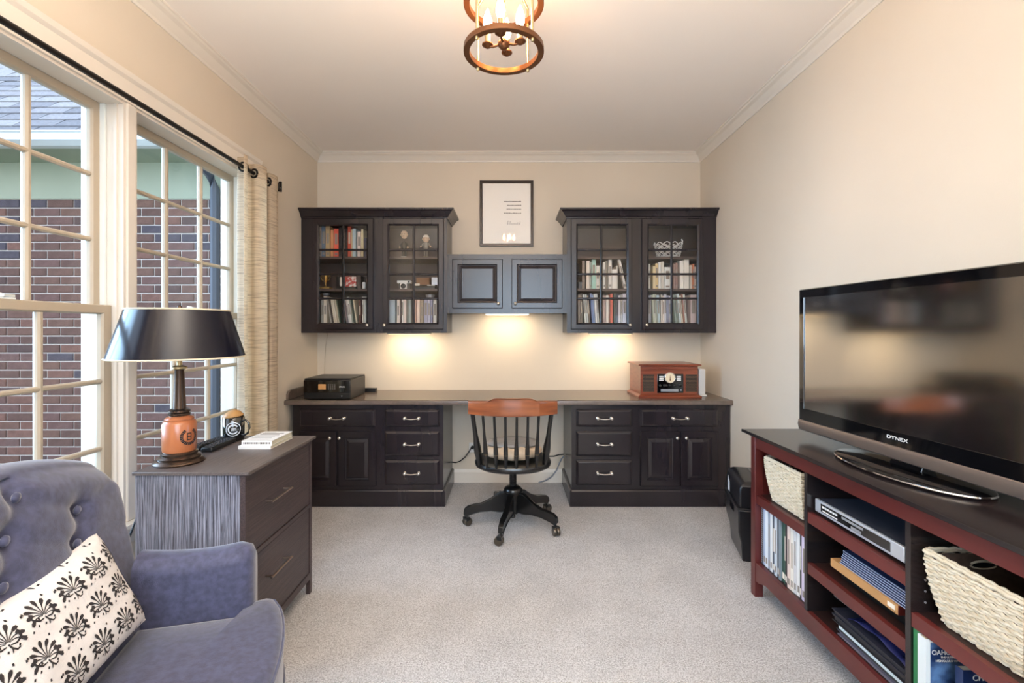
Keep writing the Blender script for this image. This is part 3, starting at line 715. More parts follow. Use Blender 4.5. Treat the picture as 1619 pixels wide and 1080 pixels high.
books([(178, 228, 760, '#8a7a6e', 0), (250, 310, 765, '#e0d6c8', 0), (315, 342, 790, '#9aa79c', 0), (350, 425, 720, '#a7cdbd', 0), (430, 494, 850, '#e3ddd0', 0), (555, 592, 790, '#ddd5c8', 0), (596, 640, 760, '#7d7468', 0), (650, 712, 735, '#e0d9cc', 0), (716, 796, 920, '#e6e0d5', 0), (798, 814, 850, '#d4cdc0', 0),
       (916, 934, 735, '#857a6c', 12), (940, 978, 715, '#e8e2d8', 12)],
      905, 345, 11.37, U2, 'middle shelf behind the third glass door', 'books on the middle shelf behind the third glass door')
books([(108, 152, 400, '#8d7f72', 0), (155, 192, 400, '#6f665e', 0), (248, 280, 390, '#dfe3df', 4), (285, 316, 400, '#c9d0cc', 4), (322, 352, 420, '#6c6258', 4), (384, 416, 410, '#6f84b0', 4), (421, 444, 410, '#8fa3c4', 4), (456, 486, 400, '#e3e3df', 4), (491, 522, 400, '#d0d0cc', 4),
       (585, 632, 420, '#b59a90', 0), (640, 686, 405, '#e3d8cb', 0), (690, 716, 420, '#8c6a60', 0), (722, 772, 400, '#c9604c', 0), (790, 818, 400, '#565f58', 0), (825, 870, 420, '#3e3a44', 0), (875, 908, 400, '#d9d4d4', 0), (915, 955, 400, '#b4ada5', 0), (960, 1022, 400, '#d4d0d9', 0)],
      905, 430, 12, zb, 'bottom shelf behind the third glass door', 'books on the bottom shelf behind the third glass door', top=1.525)
books([(122, 152, 820, '#d8d0c0', 0), (200, 245, 860, '#dcc9a0', 0), (247, 298, 810, '#d9c08c', 0), (303, 344, 790, '#e8e6e0', 0), (348, 402, 780, '#d4d0c4', 0), (406, 520, 880, '#e3e3de', 0), (580, 606, 820, '#a88a80', 0), (610, 650, 800, '#8f6f66', 0), (682, 752, 760, '#e8e2d6', 0), (757, 848, 740, '#e3dccf', 0), (852, 872, 850, '#a8a296', 0),
       (876, 906, 840, '#d6cabb', 0), (908, 942, 820, '#c47a58', 0), (945, 977, 870, '#d8c9be', 0)],
      1015, 345, 11.37, U2, 'middle shelf behind the rightmost glass door', 'books on the middle shelf behind the rightmost glass door')
books([(122, 180, 400, '#b0adb0', 0), (222, 246, 400, '#c9cdb9', 3), (250, 278, 400, '#d6d8c8', 3), (282, 308, 410, '#a9ad9c', 3), (312, 358, 400, '#b9c9cf', 3), (366, 388, 400, '#cfcac2', 0), (391, 428, 400, '#ddd0c6', 0), (432, 472, 410, '#d0d0d8', 0), (476, 520, 420, '#8f93a8', 0), (525, 560, 400, '#d4d4dd', 0),
       (650, 682, 420, '#9aa394', 5), (688, 720, 430, '#7e867c', 5), (726, 762, 430, '#ccd6d4', 5), (768, 800, 430, '#d8ccb8', 5), (806, 832, 430, '#a87a68', 5), (838, 878, 430, '#c9cfc6', 5), (930, 1045, 540, '#cdbab6', 0)],
      1015, 430, 12, zb, 'bottom shelf behind the rightmost glass door', 'books on the bottom shelf behind the rightmost glass door', top=1.520)

def cx(ox, sc, a, d=3.64): return PX(ox + a / sc, d)
def cz(oy, sc, b, d=3.64): return PZ(oy + b / sc, d)
# trophy cup (second shelf, leftmost door)
tx = cx(490, 12, 292)
t = thing('trophy_cup', 'small gold two-handled trophy cup behind the leftmost glass door', 'trophy', (tx, 3.64, U2))
obj('base', B(tx - .040, tx + .040, 3.61, 3.68, U2, U2 + .018), M['gold'], t, bevel=.002)
obj('cup', MB().lathe([(.016, .018), (.006, .026), (.004, .045), (.007, .058), (.017, .078), (.022, .105), (.023, .108), (.020, .106), (.012, .08)], 18, (tx, 3.645, U2)), M['gold'], t, smooth=True)
for s in (-1, 1): obj('handle', MB().tube([(tx + s * a, 3.645, U2 + b) for a, b in ((.020, .106), (.032, .108), (.036, .095), (.030, .078), (.016, .066))], .002, 6), M['gold'], t, smooth=True)
# toy tram and picture cards on the same shelf
t = thing('photo_stand', 'small dark photo stand with red and white picture behind leftmost glass door', 'picture', (cx(490, 12, 760), 3.66, U2))
a, b = cx(490, 12, 655), cx(490, 12, 865)
obj('base', B(a - .004, b + .004, 3.63, 3.70, U2, U2 + .022), M['black'], t, bevel=.002)
obj('picture', B(a, b, 3.655, 3.665, U2 + .024, cz(430, 12, 85)), mat('card_red_white', '#e8ddd6', .6, col2='#c0453c', vscale=45, lo=.45, hi=.55), t)
t = thing('framed_card', 'small dark framed card left of the red and white picture', 'picture', (cx(490, 12, 500), 3.68, U2))
a, b = cx(490, 12, 455), cx(490, 12, 600)
obj('board', B(a, b, 3.690, 3.70, U2, cz(430, 12, 75)), M['black'], t, bevel=.001)
obj('card', B(a + (b - a) * .48, b - .006, 3.686, 3.690, U2 + .03, cz(430, 12, 85)), M['paper'], t)
tag(obj('candle', MB().lathe([(.011, 0), (.011, .006), (.014, .008), (.014, .055), (.012, .058)], 14, (cx(490, 12, 1010), 3.66, U2)), M['white'], smooth=True), 'short white candle standing at the right behind leftmost glass door', 'candle')
tag(obj('small_box', MB().box(cx(490, 12, 885), cx(490, 12, 955), 3.66, 3.74, U2, cz(430, 12, 80)).box(cx(490, 12, 882), cx(490, 12, 958), 3.657, 3.743, cz(430, 12, 95), cz(430, 12, 72)), M['esp_in']), 'narrow brown box beside the white candle behind leftmost glass door', 'box')
# figurines with oversized heads (top shelf, second door)
for i, (hx, hy, bx, lab, cc) in enumerate(((638.5, 371.5, 639, 'bobblehead figurine in dark suit with round head, left of the pair', '#241e1c'), (673.2, 378, 673.5, 'bobblehead figurine in pale shirt with raised cap, right of the pair', '#8a8378'))):
    d = 3.66; X = PX(bx, d); zh = PZ(hy, d)
    t = thing('bobblehead_figurine', lab, 'figurine', (X, d, U1), group='figurines on the top shelf behind the second glass door')
    clo = mat('suit_%d' % i, cc, .6)
    obj('base', MB().lathe([(.032, 0), (.032, .008), (.028, .012), (0, .012)], 18, (X, d, U1)), M['white'] if i == 0 else M['brass'], t, smooth=True)
    bd = MB()
    for s in (-1, 1): bd.tube([(X + s * .010, d, U1 + .012), (X + s * .010, d, U1 + .05), (X + s * .008, d, U1 + .075)], [.007, .0075, .009], 8)
    bd.lathe([(.014, .07), (.018, .085), (.021, .115), (.012, .128), (.006, .134)], 14, (X, d, U1))
    for s in (-1, 1): bd.tube([(X + s * .019, d, U1 + .118), (X + s * .030, d - .004, U1 + .098), (X + s * (.036 if i else .030), d - .012, U1 + (.09 if i else .084))], [.007, .006, .005], 8)
    obj('body', bd, clo, t, smooth=True)
    hd2 = MB().lathe([(.006, -.030), (.016, -.026), (.023, -.012), (.025, .003), (.022, .018), (.013, .028), (0, .031)], 18, (X, d, zh))
    for s in (-1, 1): hd2.lathe([(.001, -.007), (.005, -.004), (.005, .004), (.001, .007)], 8, (X + s * .026, d, zh))
    hd2.lathe([(.004, 0), (.003, .004), (.001, .006)], 8, (X, d - .023, zh - .002), axis='Y')
    obj('head', hd2, M['skin'], t, smooth=True)
    obj('hair' if i == 0 else 'cap', MB().lathe([(.0255, .010), (.024, .020), (.015, .031), (0, .034)], 18, (X, d + .002, zh)), M['skin'] if i == 0 else M['paper'], t, smooth=True)
    ey = MB()
    for s in (-1, 1): ey.lathe([(.0025, 0), (.0025, .002), (0, .003)], 8, (X + s * .009, d - .023, zh + .004), axis='Y')
    ey.box(X - .006, X + .006, d - .0245, d - .022, zh - .013, zh - .011); obj('face', ey, M['black'], t)
    for s in (-1, 1): obj('hand', MB().lathe([(.001, -.007), (.006, -.003), (.006, .003), (.001, .007)], 10, (X + s * (.038 if i else .031), d - .014, U1 + .084 + i * .006)), M['skin'], t, smooth=True)
# camera (second shelf)
d = 3.64; a, b = cx(605, 12, 272), cx(605, 12, 530)
t = thing('instant_camera', 'white and black vintage instant camera behind the second glass door', 'camera', ((a + b) / 2, d, U2))
zt_ = cz(430, 12, 160); zm = cz(430, 12, 215)
obj('top_housing', B(a, b, d, d + .05, zm, zt_), M['white'], t, bevel=.003)
obj('body', B(a + .012, b - .004, d + .006, d + .05, U2, zm), M['black'], t, bevel=.002)
xm = cx(605, 12, 400)
obj('lens_plate', B(xm - .025, xm + .025, d - .014, d + .006, U2 + .002, zm), M['white'], t, bevel=.002)
obj('lens', MB().lathe([(.019, 0), (.019, .010), (.014, .014), (.012, .008), (.004, .008), (0, .012)], 20, (xm, d - .014, (U2 + zm) / 2 + .001), axis='Y'), M['black'], t, smooth=True)
obj('viewfinder', B(b - .022, b - .008, d - .003, d, zm + .004, zt_ - .004), M['black'], t)
# boxes, tray & adding machine at right of the same shelf
a, b = cx(605, 12, 600), cx(605, 12, 850)
tag(obj('carton', MB().box(a, b, 3.72, 3.80, U2, cz(430, 12, 75) - .004).box(a + .01, b - .01, 3.718, 3.72, cz(430, 12, 150), cz(430, 12, 100)), mat('brown_card', '#9a7355', .8)), 'brown cardboard box at the back of shelf behind second glass door', 'box')
a, b = cx(605, 12, 640), cx(605, 12, 1010)
t = thing('typewriter', 'small black and grey machine with a row of pale keys behind second glass door', 'typewriter', ((a + b) / 2, 3.65, U2))
obj('body', MB().prism([(3.60, U2), (3.60, U2 + .018), (3.66, U2 + .040), (3.71, U2 + .040), (3.71, U2)], 'X', a, b), M['black'], t, bevel=.002)
for k in range(5): obj('key', MB().lathe([(.005, 0), (.005, .006), (.004, .007)], 10, (b - .012 - k * .0125, 3.63, U2 + .028)), M['white'], t)
tag(obj('paper_label', B(cx(605, 12, 600), cx(605, 12, 722), 3.594, 3.598, U2 + .026, U2 + .042), M['paper']), 'small cream card leaning on the machine behind second glass door', 'card')
tag(obj('dvd_case', MB().box(cx(605, 12, 900), cx(605, 12, 1010), 3.715, 3.735, U2 + .001, cz(430, 12, 85)).box(cx(605, 12, 905), cx(605, 12, 1005), 3.713, 3.715, U2 + .006, cz(430, 12, 90)), M['silver']), 'silver disc case upright in the corner behind second glass door', 'case')
tag(obj('small_bowl', MB().lathe([(.030, 0), (.034, .010), (.036, .022), (.033, .022), (.030, .010), (0, .006)], 20, (cx(605, 11.4, 850), 3.66, zb + .245)), M['silver'], smooth=True), 'small silver bowl on top of the books behind second glass door', 'bowl')
tag(obj('small_bowl', MB().lathe([(.020, 0), (.025, .008), (.027, .016), (.024, .016), (.020, .008), (0, .005)], 20, (cx(490, 12, 280), 3.67, zb + .262)), M['silver'], smooth=True), 'small silver bowl on top of the books behind leftmost glass door', 'bowl')
# lace basket on the top right shelf
X, d = PX(1056.5, 3.66), 3.66
t = thing('lace_bowl', 'white openwork bowl on the top shelf behind the rightmost glass door', 'bowl', (X, d, U1))
lb = MB()
for r in range(6):
    z = U1 + .012 + r * .020; rad = .088 + .022 * r / 5
    pts = [(X + rad * math.cos(a), d + .06 * math.sin(a) * rad / .1, z + .008 * math.sin(a * 11 + (r % 2) * PI)) for a in [2 * PI * j / 66 for j in range(66)]]
    lb.tube(pts, .0035, 6, closed=True)
obj('lattice', lb, M['white'], t, kind='stuff')
obj('foot', MB().lathe([(.070, 0), (.074, .006), (.08, .012), (.07, .012)], 24, (X, d, U1)), M['white'], t, smooth=True)
obj('handle', MB().tube([(X + .105, d, U1 + .11), (X + .112, d, U1 + .135), (X + .104, d, U1 + .15)], .006, 8), M['white'], t, smooth=True)
tag(obj('dark_box', MB().box(cx(905, 12, 112), cx(905, 12, 185), 3.62, 3.70, U2, U2 + .055).box(cx(905, 12, 110), cx(905, 12, 187), 3.618, 3.702, U2 + .045, U2 + .057), M['black']), 'small black box left of the books behind the third glass door', 'box')

# ================================================================== PENDANT LAMP
px_, py_ = PX(796.5, 1.75), 1.75
t = thing('pendant_lamp', 'bronze cage pendant lamp with four lit candle bulbs on the ceiling', 'lamp', (px_, py_, ZC))
for z in (2.292, 2.470): obj('ring', MB().lathe([(.128, -.010), (.150, -.010), (.150, .010), (.128, .010), (.128, -.010)], 64, (px_, py_, z)), M['bronze'], t, smooth=.5, bevel=.0015)
for k in range(4):
    a = PI / 4 + k * PI / 2 + .05
    x, y = px_ + .139 * math.cos(a), py_ + .139 * math.sin(a)
    rdd = MB().tube([(x, y, 2.276), (x, y, 2.52)], .0045, 8); rdd.lathe([(.001, 2.268), (.006, 2.272), (.006, 2.282)], 10, (x, y, 0)); rdd.tube([(x, y, 2.52), (px_ + (x - px_) * .3, py_ + (y - py_) * .3, 2.60), (px_, py_, 2.612)], .0045, 8)
    obj('rod', rdd, M['brass'], t, smooth=True)
obj('stem', MB().tube([(px_, py_, 2.33), (px_, py_, 2.66)], .006, 10), M['brass'], t, smooth=True)
obj('canopy', MB().lathe([(.012, -.035), (.05, -.022), (.062, -.006), (.062, 0)], 28, (px_, py_, ZC)), M['bronze'], t, smooth=True)
obj('hub', MB().lathe([(.003, 2.296), (.012, 2.300), (.022, 2.312), (.022, 2.325), (.010, 2.335)], 20, (px_, py_, 0)), M['bronze'], t, smooth=True)
for k in range(4):
    a = math.radians(-100 + 90 * k)
    x, y = px_ + .062 * math.cos(a), py_ + .062 * math.sin(a)
    am = obj('arm', MB().tube([(px_ + .015 * math.cos(a), py_ + .015 * math.sin(a), 2.318), (px_ + .04 * math.cos(a), py_ + .04 * math.sin(a), 2.312), (x, y, 2.316)], .0045, 8), M['bronze'], t, smooth=True)
    obj('cup', MB().lathe([(.003, 2.308), (.010, 2.312), (.021, 2.320), (.021, 2.324), (.008, 2.322)], 18, (x, y, 0)), M['bronze'], am, smooth=True)
    obj('candle_sleeve', MB().lathe([(.0105, 2.323), (.0105, 2.372), (.006, 2.374)], 16, (x, y, 0)), M['brass'], am, smooth=True)
    obj('bulb', MB().lathe([(.0085, 2.374), (.013, 2.384), (.0168, 2.400), (.0150, 2.420), (.0085, 2.440), (.003, 2.455), (0, 2.459)], 16, (x, y, 0)), M['bulb'], am, smooth=True)

# ================================================================== ON THE DESK TOP
ZT = .754
# printer
x0, x1, y0, y1 = -1.466, -1.133, 3.300, 3.640
t = thing('printer', 'black inkjet printer with small lit screen on the left of the desk', 'printer', ((x0 + x1) / 2, 3.47, ZT))
obj('body', B(x0, x1, y0 + .006, y1, ZT + .004, ZT + .142), M['black'], t, bevel=.006)
obj('scanner_lid', B(x0 + .002, x1 - .002, y0 + .012, y1 - .004, ZT + .143, ZT + .150), M['black'], t, bevel=.003)
obj('control_panel', B(x0 + .002, x1 - .002, y0, y0 + .006, ZT + .052, ZT + .138), M['gloss'], t, bevel=.002)
obj('paper_tray', B(x0 + .006, x1 - .006, y0 + .001, y0 + .006, ZT + .008, ZT + .047), M['black'], t, bevel=.002)
sx = lambda a: PX(440 + a / 9.82, y0)
sz = lambda b: PZ(590 + b / 9.82, y0)
obj('screen', B(sx(622), sx(738), y0 - .002, y0, sz(255), sz(172)), mat('printer_screen', '#8a6a48', .3, emit='#c98a4a', estr=.35), t)
for i in range(4):
    for j in range(3):
        obj('button', MB().lathe([(.0022, 0), (.0022, .0015), (0, .002)], 8, (sx(780 + i * 33), y0, sz(182 + j * 31)), axis='Y'), M['white'], t)
text('lettering', 'EPSON', .013, M['white'], t, (sx(990), y0 - .0008, sz(214)), (PI / 2, 0, 0), local=False)
text('lettering', 'XP', .010, M['silver'], t, (sx(985), y0 - .0008, sz(358)), (PI / 2, 0, 0), local=False)
# adapter behind the printer
t = thing('power_adapter', 'small black power adapter on the desk behind the printer', 'adapter', at(583, 617, 3.73))
obj('brick', B(PX(575, 3.73), PX(595, 3.73), 3.71, 3.76, ZT, ZT + .030), M['black'], t, bevel=.004)
obj('cable', MB().tube([(PX(576, 3.72), 3.705, ZT + .012), (PX(573, 3.7), 3.67, ZT + .004), (PX(568, 3.6), 3.66, ZT + .004), (PX(560, 3.6), 3.66, ZT + .004)], .003, 6), M['black'], t, smooth=True)

# retro radio
rx0, rx1, ry0, ry1 = .918, 1.372, 3.368, 3.70
t = thing('record_player_radio', 'retro wooden record player radio with round dial on the right of the desk', 'radio', ((rx0 + rx1) / 2, 3.55, ZT))
obj('cabinet', B(rx0 + .018, rx1 - .020, ry0 + .016, ry1 - .012, ZT + .026, ZT + .232), M['radio'], t, bevel=.002)
base_p = [(0, ZT), (.002, ZT + .012), (-.004, ZT + .018), (-.010, ZT + .022), (-.016, ZT + .026)]
def rect(i, z): return [(rx0 - i, ry0 - i, z), (rx1 + i, ry0 - i, z), (rx1 + i, ry1 + i, z), (rx0 - i, ry1 + i, z)]
obj('plinth', MB().rings([rect(o, z) for o, z in base_p]), M['radio'], t)
obj('lid', MB().rings([rect(o, z) for o, z in ((-.014, ZT + .232), (-.006, ZT + .234), (0, ZT + .238), (0, ZT + .242), (-.006, ZT + .246), (-.02, ZT + .247))]), M['radio'], t)
obj('moulding', B(rx0 + .018, rx1 - .020, ry0 + .009, ry0 + .0155, ZT + .206, ZT + .212), M['radio'], t, bevel=.002)
fy = ry0 + .016
ax = lambda a: PX(985 + a / 10.12, fy)
az = lambda b: PZ(560 + b / 10.12, fy)
for a, b in ((318, 495), (1003, 1180)):
    g = obj('speaker_grille', B(ax(a), ax(b), fy - .003, fy, az(602), az(325)), M['grille'], t)
    dots = MB(); nx, nz = 9, 13
    for i in range(nx):
        for j in range(nz):
            cx_ = ax(a) + (i + .5 + (j % 2) * .4 - .2) * (ax(b) - ax(a)) / nx; cz_ = az(602) + (j + .5) * (az(325) - az(602)) / nz
            dots.box(cx_ - .0018, cx_ + .0018, fy - .0040, fy - .003, cz_ - .0008, cz_ + .0008)
    obj('mesh_pattern', dots, M['tan'], g, kind='stuff')
cpn = obj('control_panel', B(ax(545), ax(965), fy - .006, fy, az(620), az(315)), M['gloss'], t, bevel=.003)
obj('dial', MB().lathe([(.040, 0), (.040, .006), (.036, .009), (.034, .007), (0, .007)], 32, (ax(745), fy - .006, az(378)), axis='Y'), M['chrome'], cpn, smooth=True)
obj('dial_face', MB().lathe([(.033, 0), (.033, .001), (0, .001)], 32, (ax(745), fy - .0132, az(378)), axis='Y'), M['rim'], cpn)
obj('dial_needle', MB().add([(ax(745) - .005, fy - .0150, az(420)), (ax(745) + .005, fy - .0150, az(420)), (ax(745), fy - .0150, az(320)), (ax(745), fy - .0142, az(400))], [(0, 1, 2), (0, 3, 1), (1, 3, 2), (2, 3, 0)]), M['bronze'], cpn)
for xx in (608, 888):
    for k in range(3): obj('button', B(ax(xx - 34), ax(xx + 34), fy - .010, fy - .006, az(368 + k * 28), az(350 + k * 28)), M['white'], cpn, bevel=.001)
for k, xx in enumerate((590, 655, 690, 745, 820)): obj('knob', MB().lathe([(.008, 0), (.008, .008), (.006, .010)], 14, (ax(xx), fy - .006, az(498)), axis='Y'), M['black'], cpn, smooth=True)
obj('knob', MB().lathe([(.013, 0), (.013, .007), (.009, .011), (0, .012)], 18, (ax(905), fy - .006, az(492)), axis='Y'), M['black'], cpn, smooth=True)
obj('slot', B(ax(600), ax(880), fy - .009, fy - .006, az(598), az(556)), M['silver'], cpn, bevel=.001)
obj('knob', MB().lathe([(.006, 0), (.006, .004)], 12, (ax(920), fy - .006, az(572)), axis='Y'), M['silver'], cpn)
# white router beside it
wr0 = thing('wifi_router', 'white upright router box on the desk right of the wooden radio', 'router', (1.43, 3.55, ZT))
obj('body', B(1.405, 1.455, 3.50, 3.66, ZT + .008, ZT + .200), M['white'], wr0, bevel=.006)
obj('foot', B(1.400, 1.460, 3.49, 3.67, ZT, ZT + .009), M['white'], wr0, bevel=.002)

# ================================================================== SWIVEL CHAIR
ccx, ccy = .012, 3.005
t = thing('swivel_chair', 'black spindle back swivel desk chair with cherry wood top rail', 'chair', (ccx, ccy, 0))
sy_ = 2.965
def seatR(rx, ry, z, dip=0): return [(ccx + rx * (abs(math.cos(a)) ** .85) * (1 if math.cos(a) > 0 else -1), sy_ + ry * (abs(math.sin(a)) ** .85) * (1 if math.sin(a) > 0 else -1), z - dip * (1 - 0)) for a in [2 * PI * j / 48 for j in range(48)]]
obj('seat', MB().rings([seatR(.16, .15, .392), seatR(.215, .205, .396), seatR(.236, .226, .408), seatR(.240, .230, .422), seatR(.232, .222, .436), seatR(.20, .19, .438), seatR(.12, .11, .430)]), M['chairblack'], t, smooth=True)
# tufted cushion
def cush(u, v):
    a = 2 * PI * u; r = math.sin(PI * min(v, .999) / 2 * 1.0) if v < .5 else math.sin(PI * v / 2)
    th = PI * v; rr = math.sin(th) ** .55 if th < PI else 0
    zz = -math.cos(th)
    x, y = .180 * rr * math.cos(a), .165 * rr * math.sin(a)
    tuft = 0
    for bx, by in ((-.09, -.06), (.0, -.08), (.09, -.06), (-.05, .05), (.05, .05), (.14, 0), (-.14, 0)):
        tuft += math.exp(-((x - bx) ** 2 + (y - by) ** 2) / .0009)
    scal = 1 + .04 * math.cos(a * 12)
    return (ccx + x * scal, sy_ + .03 + y * scal, .482 + zz * (.048 - .026 * tuft))
obj('cushion', MB().grid(cush, 96, 24, closeu=True), M['cushion'], t, smooth=True)
cu = t.children[-1]
for bx, by in ((-.09, -.06), (.0, -.08), (.09, -.06), (-.05, .05), (.05, .05)):
    obj('button', MB().lathe([(.006, 0), (.006, .003), (0, .006)], 10, (ccx + bx, sy_ + .03 + by, .500)), M['cushion'], cu, smooth=True)
obj('seat_cushion_top', MB().rings([[(ccx + r * math.cos(a), sy_ + .06 + r * .8 * math.sin(a), z) for a in [2 * PI * j / 40 for j in range(40)]] for r, z in ((.13, .508), (.165, .514), (.172, .522), (.165, .530), (.12, .534), (.02, .530))]), mat('grey_cushion', '#8e8a86', .9, var=.08, vscale=20), t, smooth=True)
# outer posts and spindles
yr = lambda a: 2.640 + .062 * a * a
def spin(xb, yb, xt, yt, zb_, r0, name, ring_):
    n = 12; pts = []; rs = []
    for i in range(n + 1):
        s = i / n
        pts.append((xb + (xt - xb) * s, yb + (yt - yb) * s, zb_ + (.765 - zb_) * s))
        rs.append(r0 * (.62 + .5 * math.exp(-((s - .30) / .20) ** 2)))
    o = obj(name, MB().tube(pts, rs, 10), M['chairblack'], t, smooth=True)
    p = Vector(pts[0]).lerp(Vector(pts[-1]), .26)
    obj('painted_band', MB().tube([p - Vector((0, 0, .0012)), p + Vector((0, 0, .0012))], r0 * 1.15, 10), M['brass'], o, smooth=True)
for xb, xt in ((-.143, -.164), (-.0855, -.098), (-.030, -.034), (.030, .031), (.095, .094), (.149, .1565)):
    spin(xb, 2.752 + .9 * xb * xb, xt + .002, yr(xt / .257) + .008, .430, .0125, 'spindle', 0)
for xb, xt in ((-.190, -.222), (.203, .232)):
    spin(xb, 2.845, xt, yr(xt / .257) + .008, .430, .021, 'post', 0)
def rail(u, v):
    a = -1 + 2 * u; x = ccx - .002 + .257 * a
    crest = .018 * (1 / (1 + math.exp((abs(a) - .48) * 30)))
    z0_, z1_ = .757 + .006 * a * a, .846 + crest - .006 * a ** 4
    w = v * 2 * PI
    ct, st2 = math.cos(w), math.sin(w)
    pz = (z0_ + z1_) / 2 + (z1_ - z0_) / 2 * (abs(st2) ** .35) * (1 if st2 > 0 else -1)
    th = .011 + (.010 * max(0, st2) ** 6 if abs(a) < .55 else .002)
    py = yr(a) + th * (abs(ct) ** .5) * (1 if ct > 0 else -1) - .010 * max(0, st2) ** 6 * (abs(a) < .55)
    return (x, py, pz)
mb = MB(); mb.rings([[rail(i / 60, j / 32) for j in range(32)] for i in range(61)])
obj('top_rail', mb, M['cherry'], t, smooth=True)
obj('column', MB().lathe([(.020, .20), (.020, .392)] , 18, (ccx, ccy, 0)), M['chairblack'], t)
th_ = MB().tube([(ccx + .0215 * math.cos(a), ccy + .0215 * math.sin(a), .255 + a / (2 * PI) * .011) for a in [2 * PI * j / 16 for j in range(16 * 11)]], .003, 5)
obj('screw_thread', th_, M['chairblack'], t, kind='stuff')
obj('seat_plate', B(ccx - .07, ccx + .07, ccy - .07, ccy + .07, .374, .394), M['chairblack'], t, bevel=.006)
obj('hub', MB().lathe([(.034, .075), (.040, .10), (.042, .19), (.054, .200), (.060, .215), (.058, .232), (.046, .244), (.026, .252)], 24, (ccx, ccy, 0)), M['chairblack'], t, smooth=True)
obj('adjuster_knob', MB().lathe([(.004, .040), (.016, .046), (.018, .056), (.010, .066), (.008, .09)], 14, (ccx, ccy, 0)), M['chairblack'], t, smooth=True)
out = [(.030, .215), (.085, .212), (.14, .172), (.20, .142), (.25, .134), (.29, .124), (.312, .104), (.316, .074), (.300, .060), (.270, .072), (.21, .088), (.14, .092), (.085, .084), (.030, .088)]
for k in range(5):
    a = math.radians(183 + 72 * k + 1.5)
    lg = MB()
    def hw_(r): return .021 if r < .1 else (.019 if r < .26 else .016)
    lg.rings([[(r, -hw_(r) * .7, z) for r, z in out], [(r, -hw_(r), (z - .13) * .9 + .13) for r, z in out], [(r, hw_(r), (z - .13) * .9 + .13) for r, z in out], [(r, hw_(r) * .7, z) for r, z in out]])
    lg.xf(Matrix.Translation((ccx, ccy, 0)) @ Matrix.Rotation(a, 4, 'Z'))
    lo = obj('leg', lg, M['chairblack'], t, smooth=.4, bevel=.003)
    c = Vector((ccx + .302 * math.cos(a), ccy + .302 * math.sin(a), 0)); ca = a + .6 + k * .9
    cs_ = MB()
    for s in (-1, 1):
        cs_.lathe([(.008, -.009), (.024, -.009), (.0265, -.005), (.0265, .005), (.024, .009), (.008, .009)], 20, (0, s * .011, .0265), axis='Y')
    cs_.xf(Matrix.Translation(c) @ Matrix.Rotation(ca, 4, 'Z') @ Matrix.Translation((-.012, 0, 0)))
    obj('caster', cs_, mat('caster_metal', '#5f574e', .3, .8), lo, smooth=True)
    hs = MB().box(-.022, .008, -.022, .022, .034, .056); hs.lathe([(.007, .05), (.007, .075)], 10); hs.xf(Matrix.Translation(c) @ Matrix.Rotation(ca, 4, 'Z'))
    obj('caster_fork', hs, M['chairblack'], lo, bevel=.003)
# ================================================================== FILING CABINET
fx0_, fx1_, fy0, fy1, ft = -1.352, -.935, 1.668, 2.246, .741
t = thing('filing_cabinet', 'dark limed oak two-drawer filing cabinet below the far window', 'cabinet', ((fx0_ + fx1_) / 2, (fy0 + fy1) / 2, 0))
obj('top', B(fx0_, fx1_, fy0, fy1, ft - .012, ft), M['oak_top'], t, bevel=.002)
bx0, bx1, by0, by1 = fx0_ + .008, fx1_ - .016, fy0 + .006, fy1 - .012
obj('side_panel', B(bx0, bx1 - .0185, by0, by0 + .016, .055, ft - .0125), M['oak_side'], t, bevel=.001)
obj('side_panel', B(bx0, bx1 - .002, by1 - .016, by1, .055, ft - .0125), M['oak_side'], t, bevel=.001)
obj('back_panel', B(bx0, bx0 + .010, by0 + .017, by1 - .017, .06, ft - .013), M['oak_side'], t)
obj('bottom_panel', B(bx0 + .011, bx1 - .03, by0 + .017, by1 - .017, .07, .085), M['oak_side'], t)
ff = MB(); X0, X1 = bx1 - .018, bx1
ff.box(X0, X1, by0 + .0005, by0 + .022, .0, ft - .0125); ff.box(X0, X1, by1 - .022, by1, .0, ft - .0125)
ff.box(X0, X1, by0 + .022, by1 - .022, ft - .035, ft - .0125); ff.box(X0, X1, by0 + .022, by1 - .022, .410, .426); ff.box(X0, X1, by0 + .022, by1 - .022, .070, .100)
obj('face_frame', ff, M['oak_front'], t)
for z0, z1, hz in ((.428, ft - .037, .585), (.102, .408, .292)):
    dmb = MB(); ya, yb = by0 + .024, by1 - .024
    def R(i, x): return [(x, ya + i, z0 + i), (x, yb - i, z0 + i), (x, yb - i, z1 - i), (x, ya + i, z1 - i)]
    dmb.rings([R(0, bx1 - .016), R(0, bx1 - .006), R(.004, bx1 - .003), R(.008, bx1 - .003)])
    d = obj('drawer', dmb, M['oak_front'], t)
    h = MB(); yc = 1.892
    h.tube([(bx1 + .026, yc - .085, hz), (bx1 + .027, yc, hz + .001), (bx1 + .026, yc + .085, hz)], .0055, 8, ry=.004)
    for s in (-1, 1): h.tube([(bx1 - .003, yc + s * .070, hz), (bx1 + .026, yc + s * .072, hz)], .005, 8)
    obj('handle', h, mat('dark_pewter', '#8d8078', .28, .9), d, smooth=True)
for x, y in ((bx0 + .018, by0 + .018), (bx0 + .018, by1 - .018)):
    obj('leg', MB().rings([[(x - q, y - q, z), (x + q, y - q, z), (x + q, y + q, z), (x - q, y + q, z)] for q, z in ((.011, 0), (.016, .06))]), M['oak_front'], t)

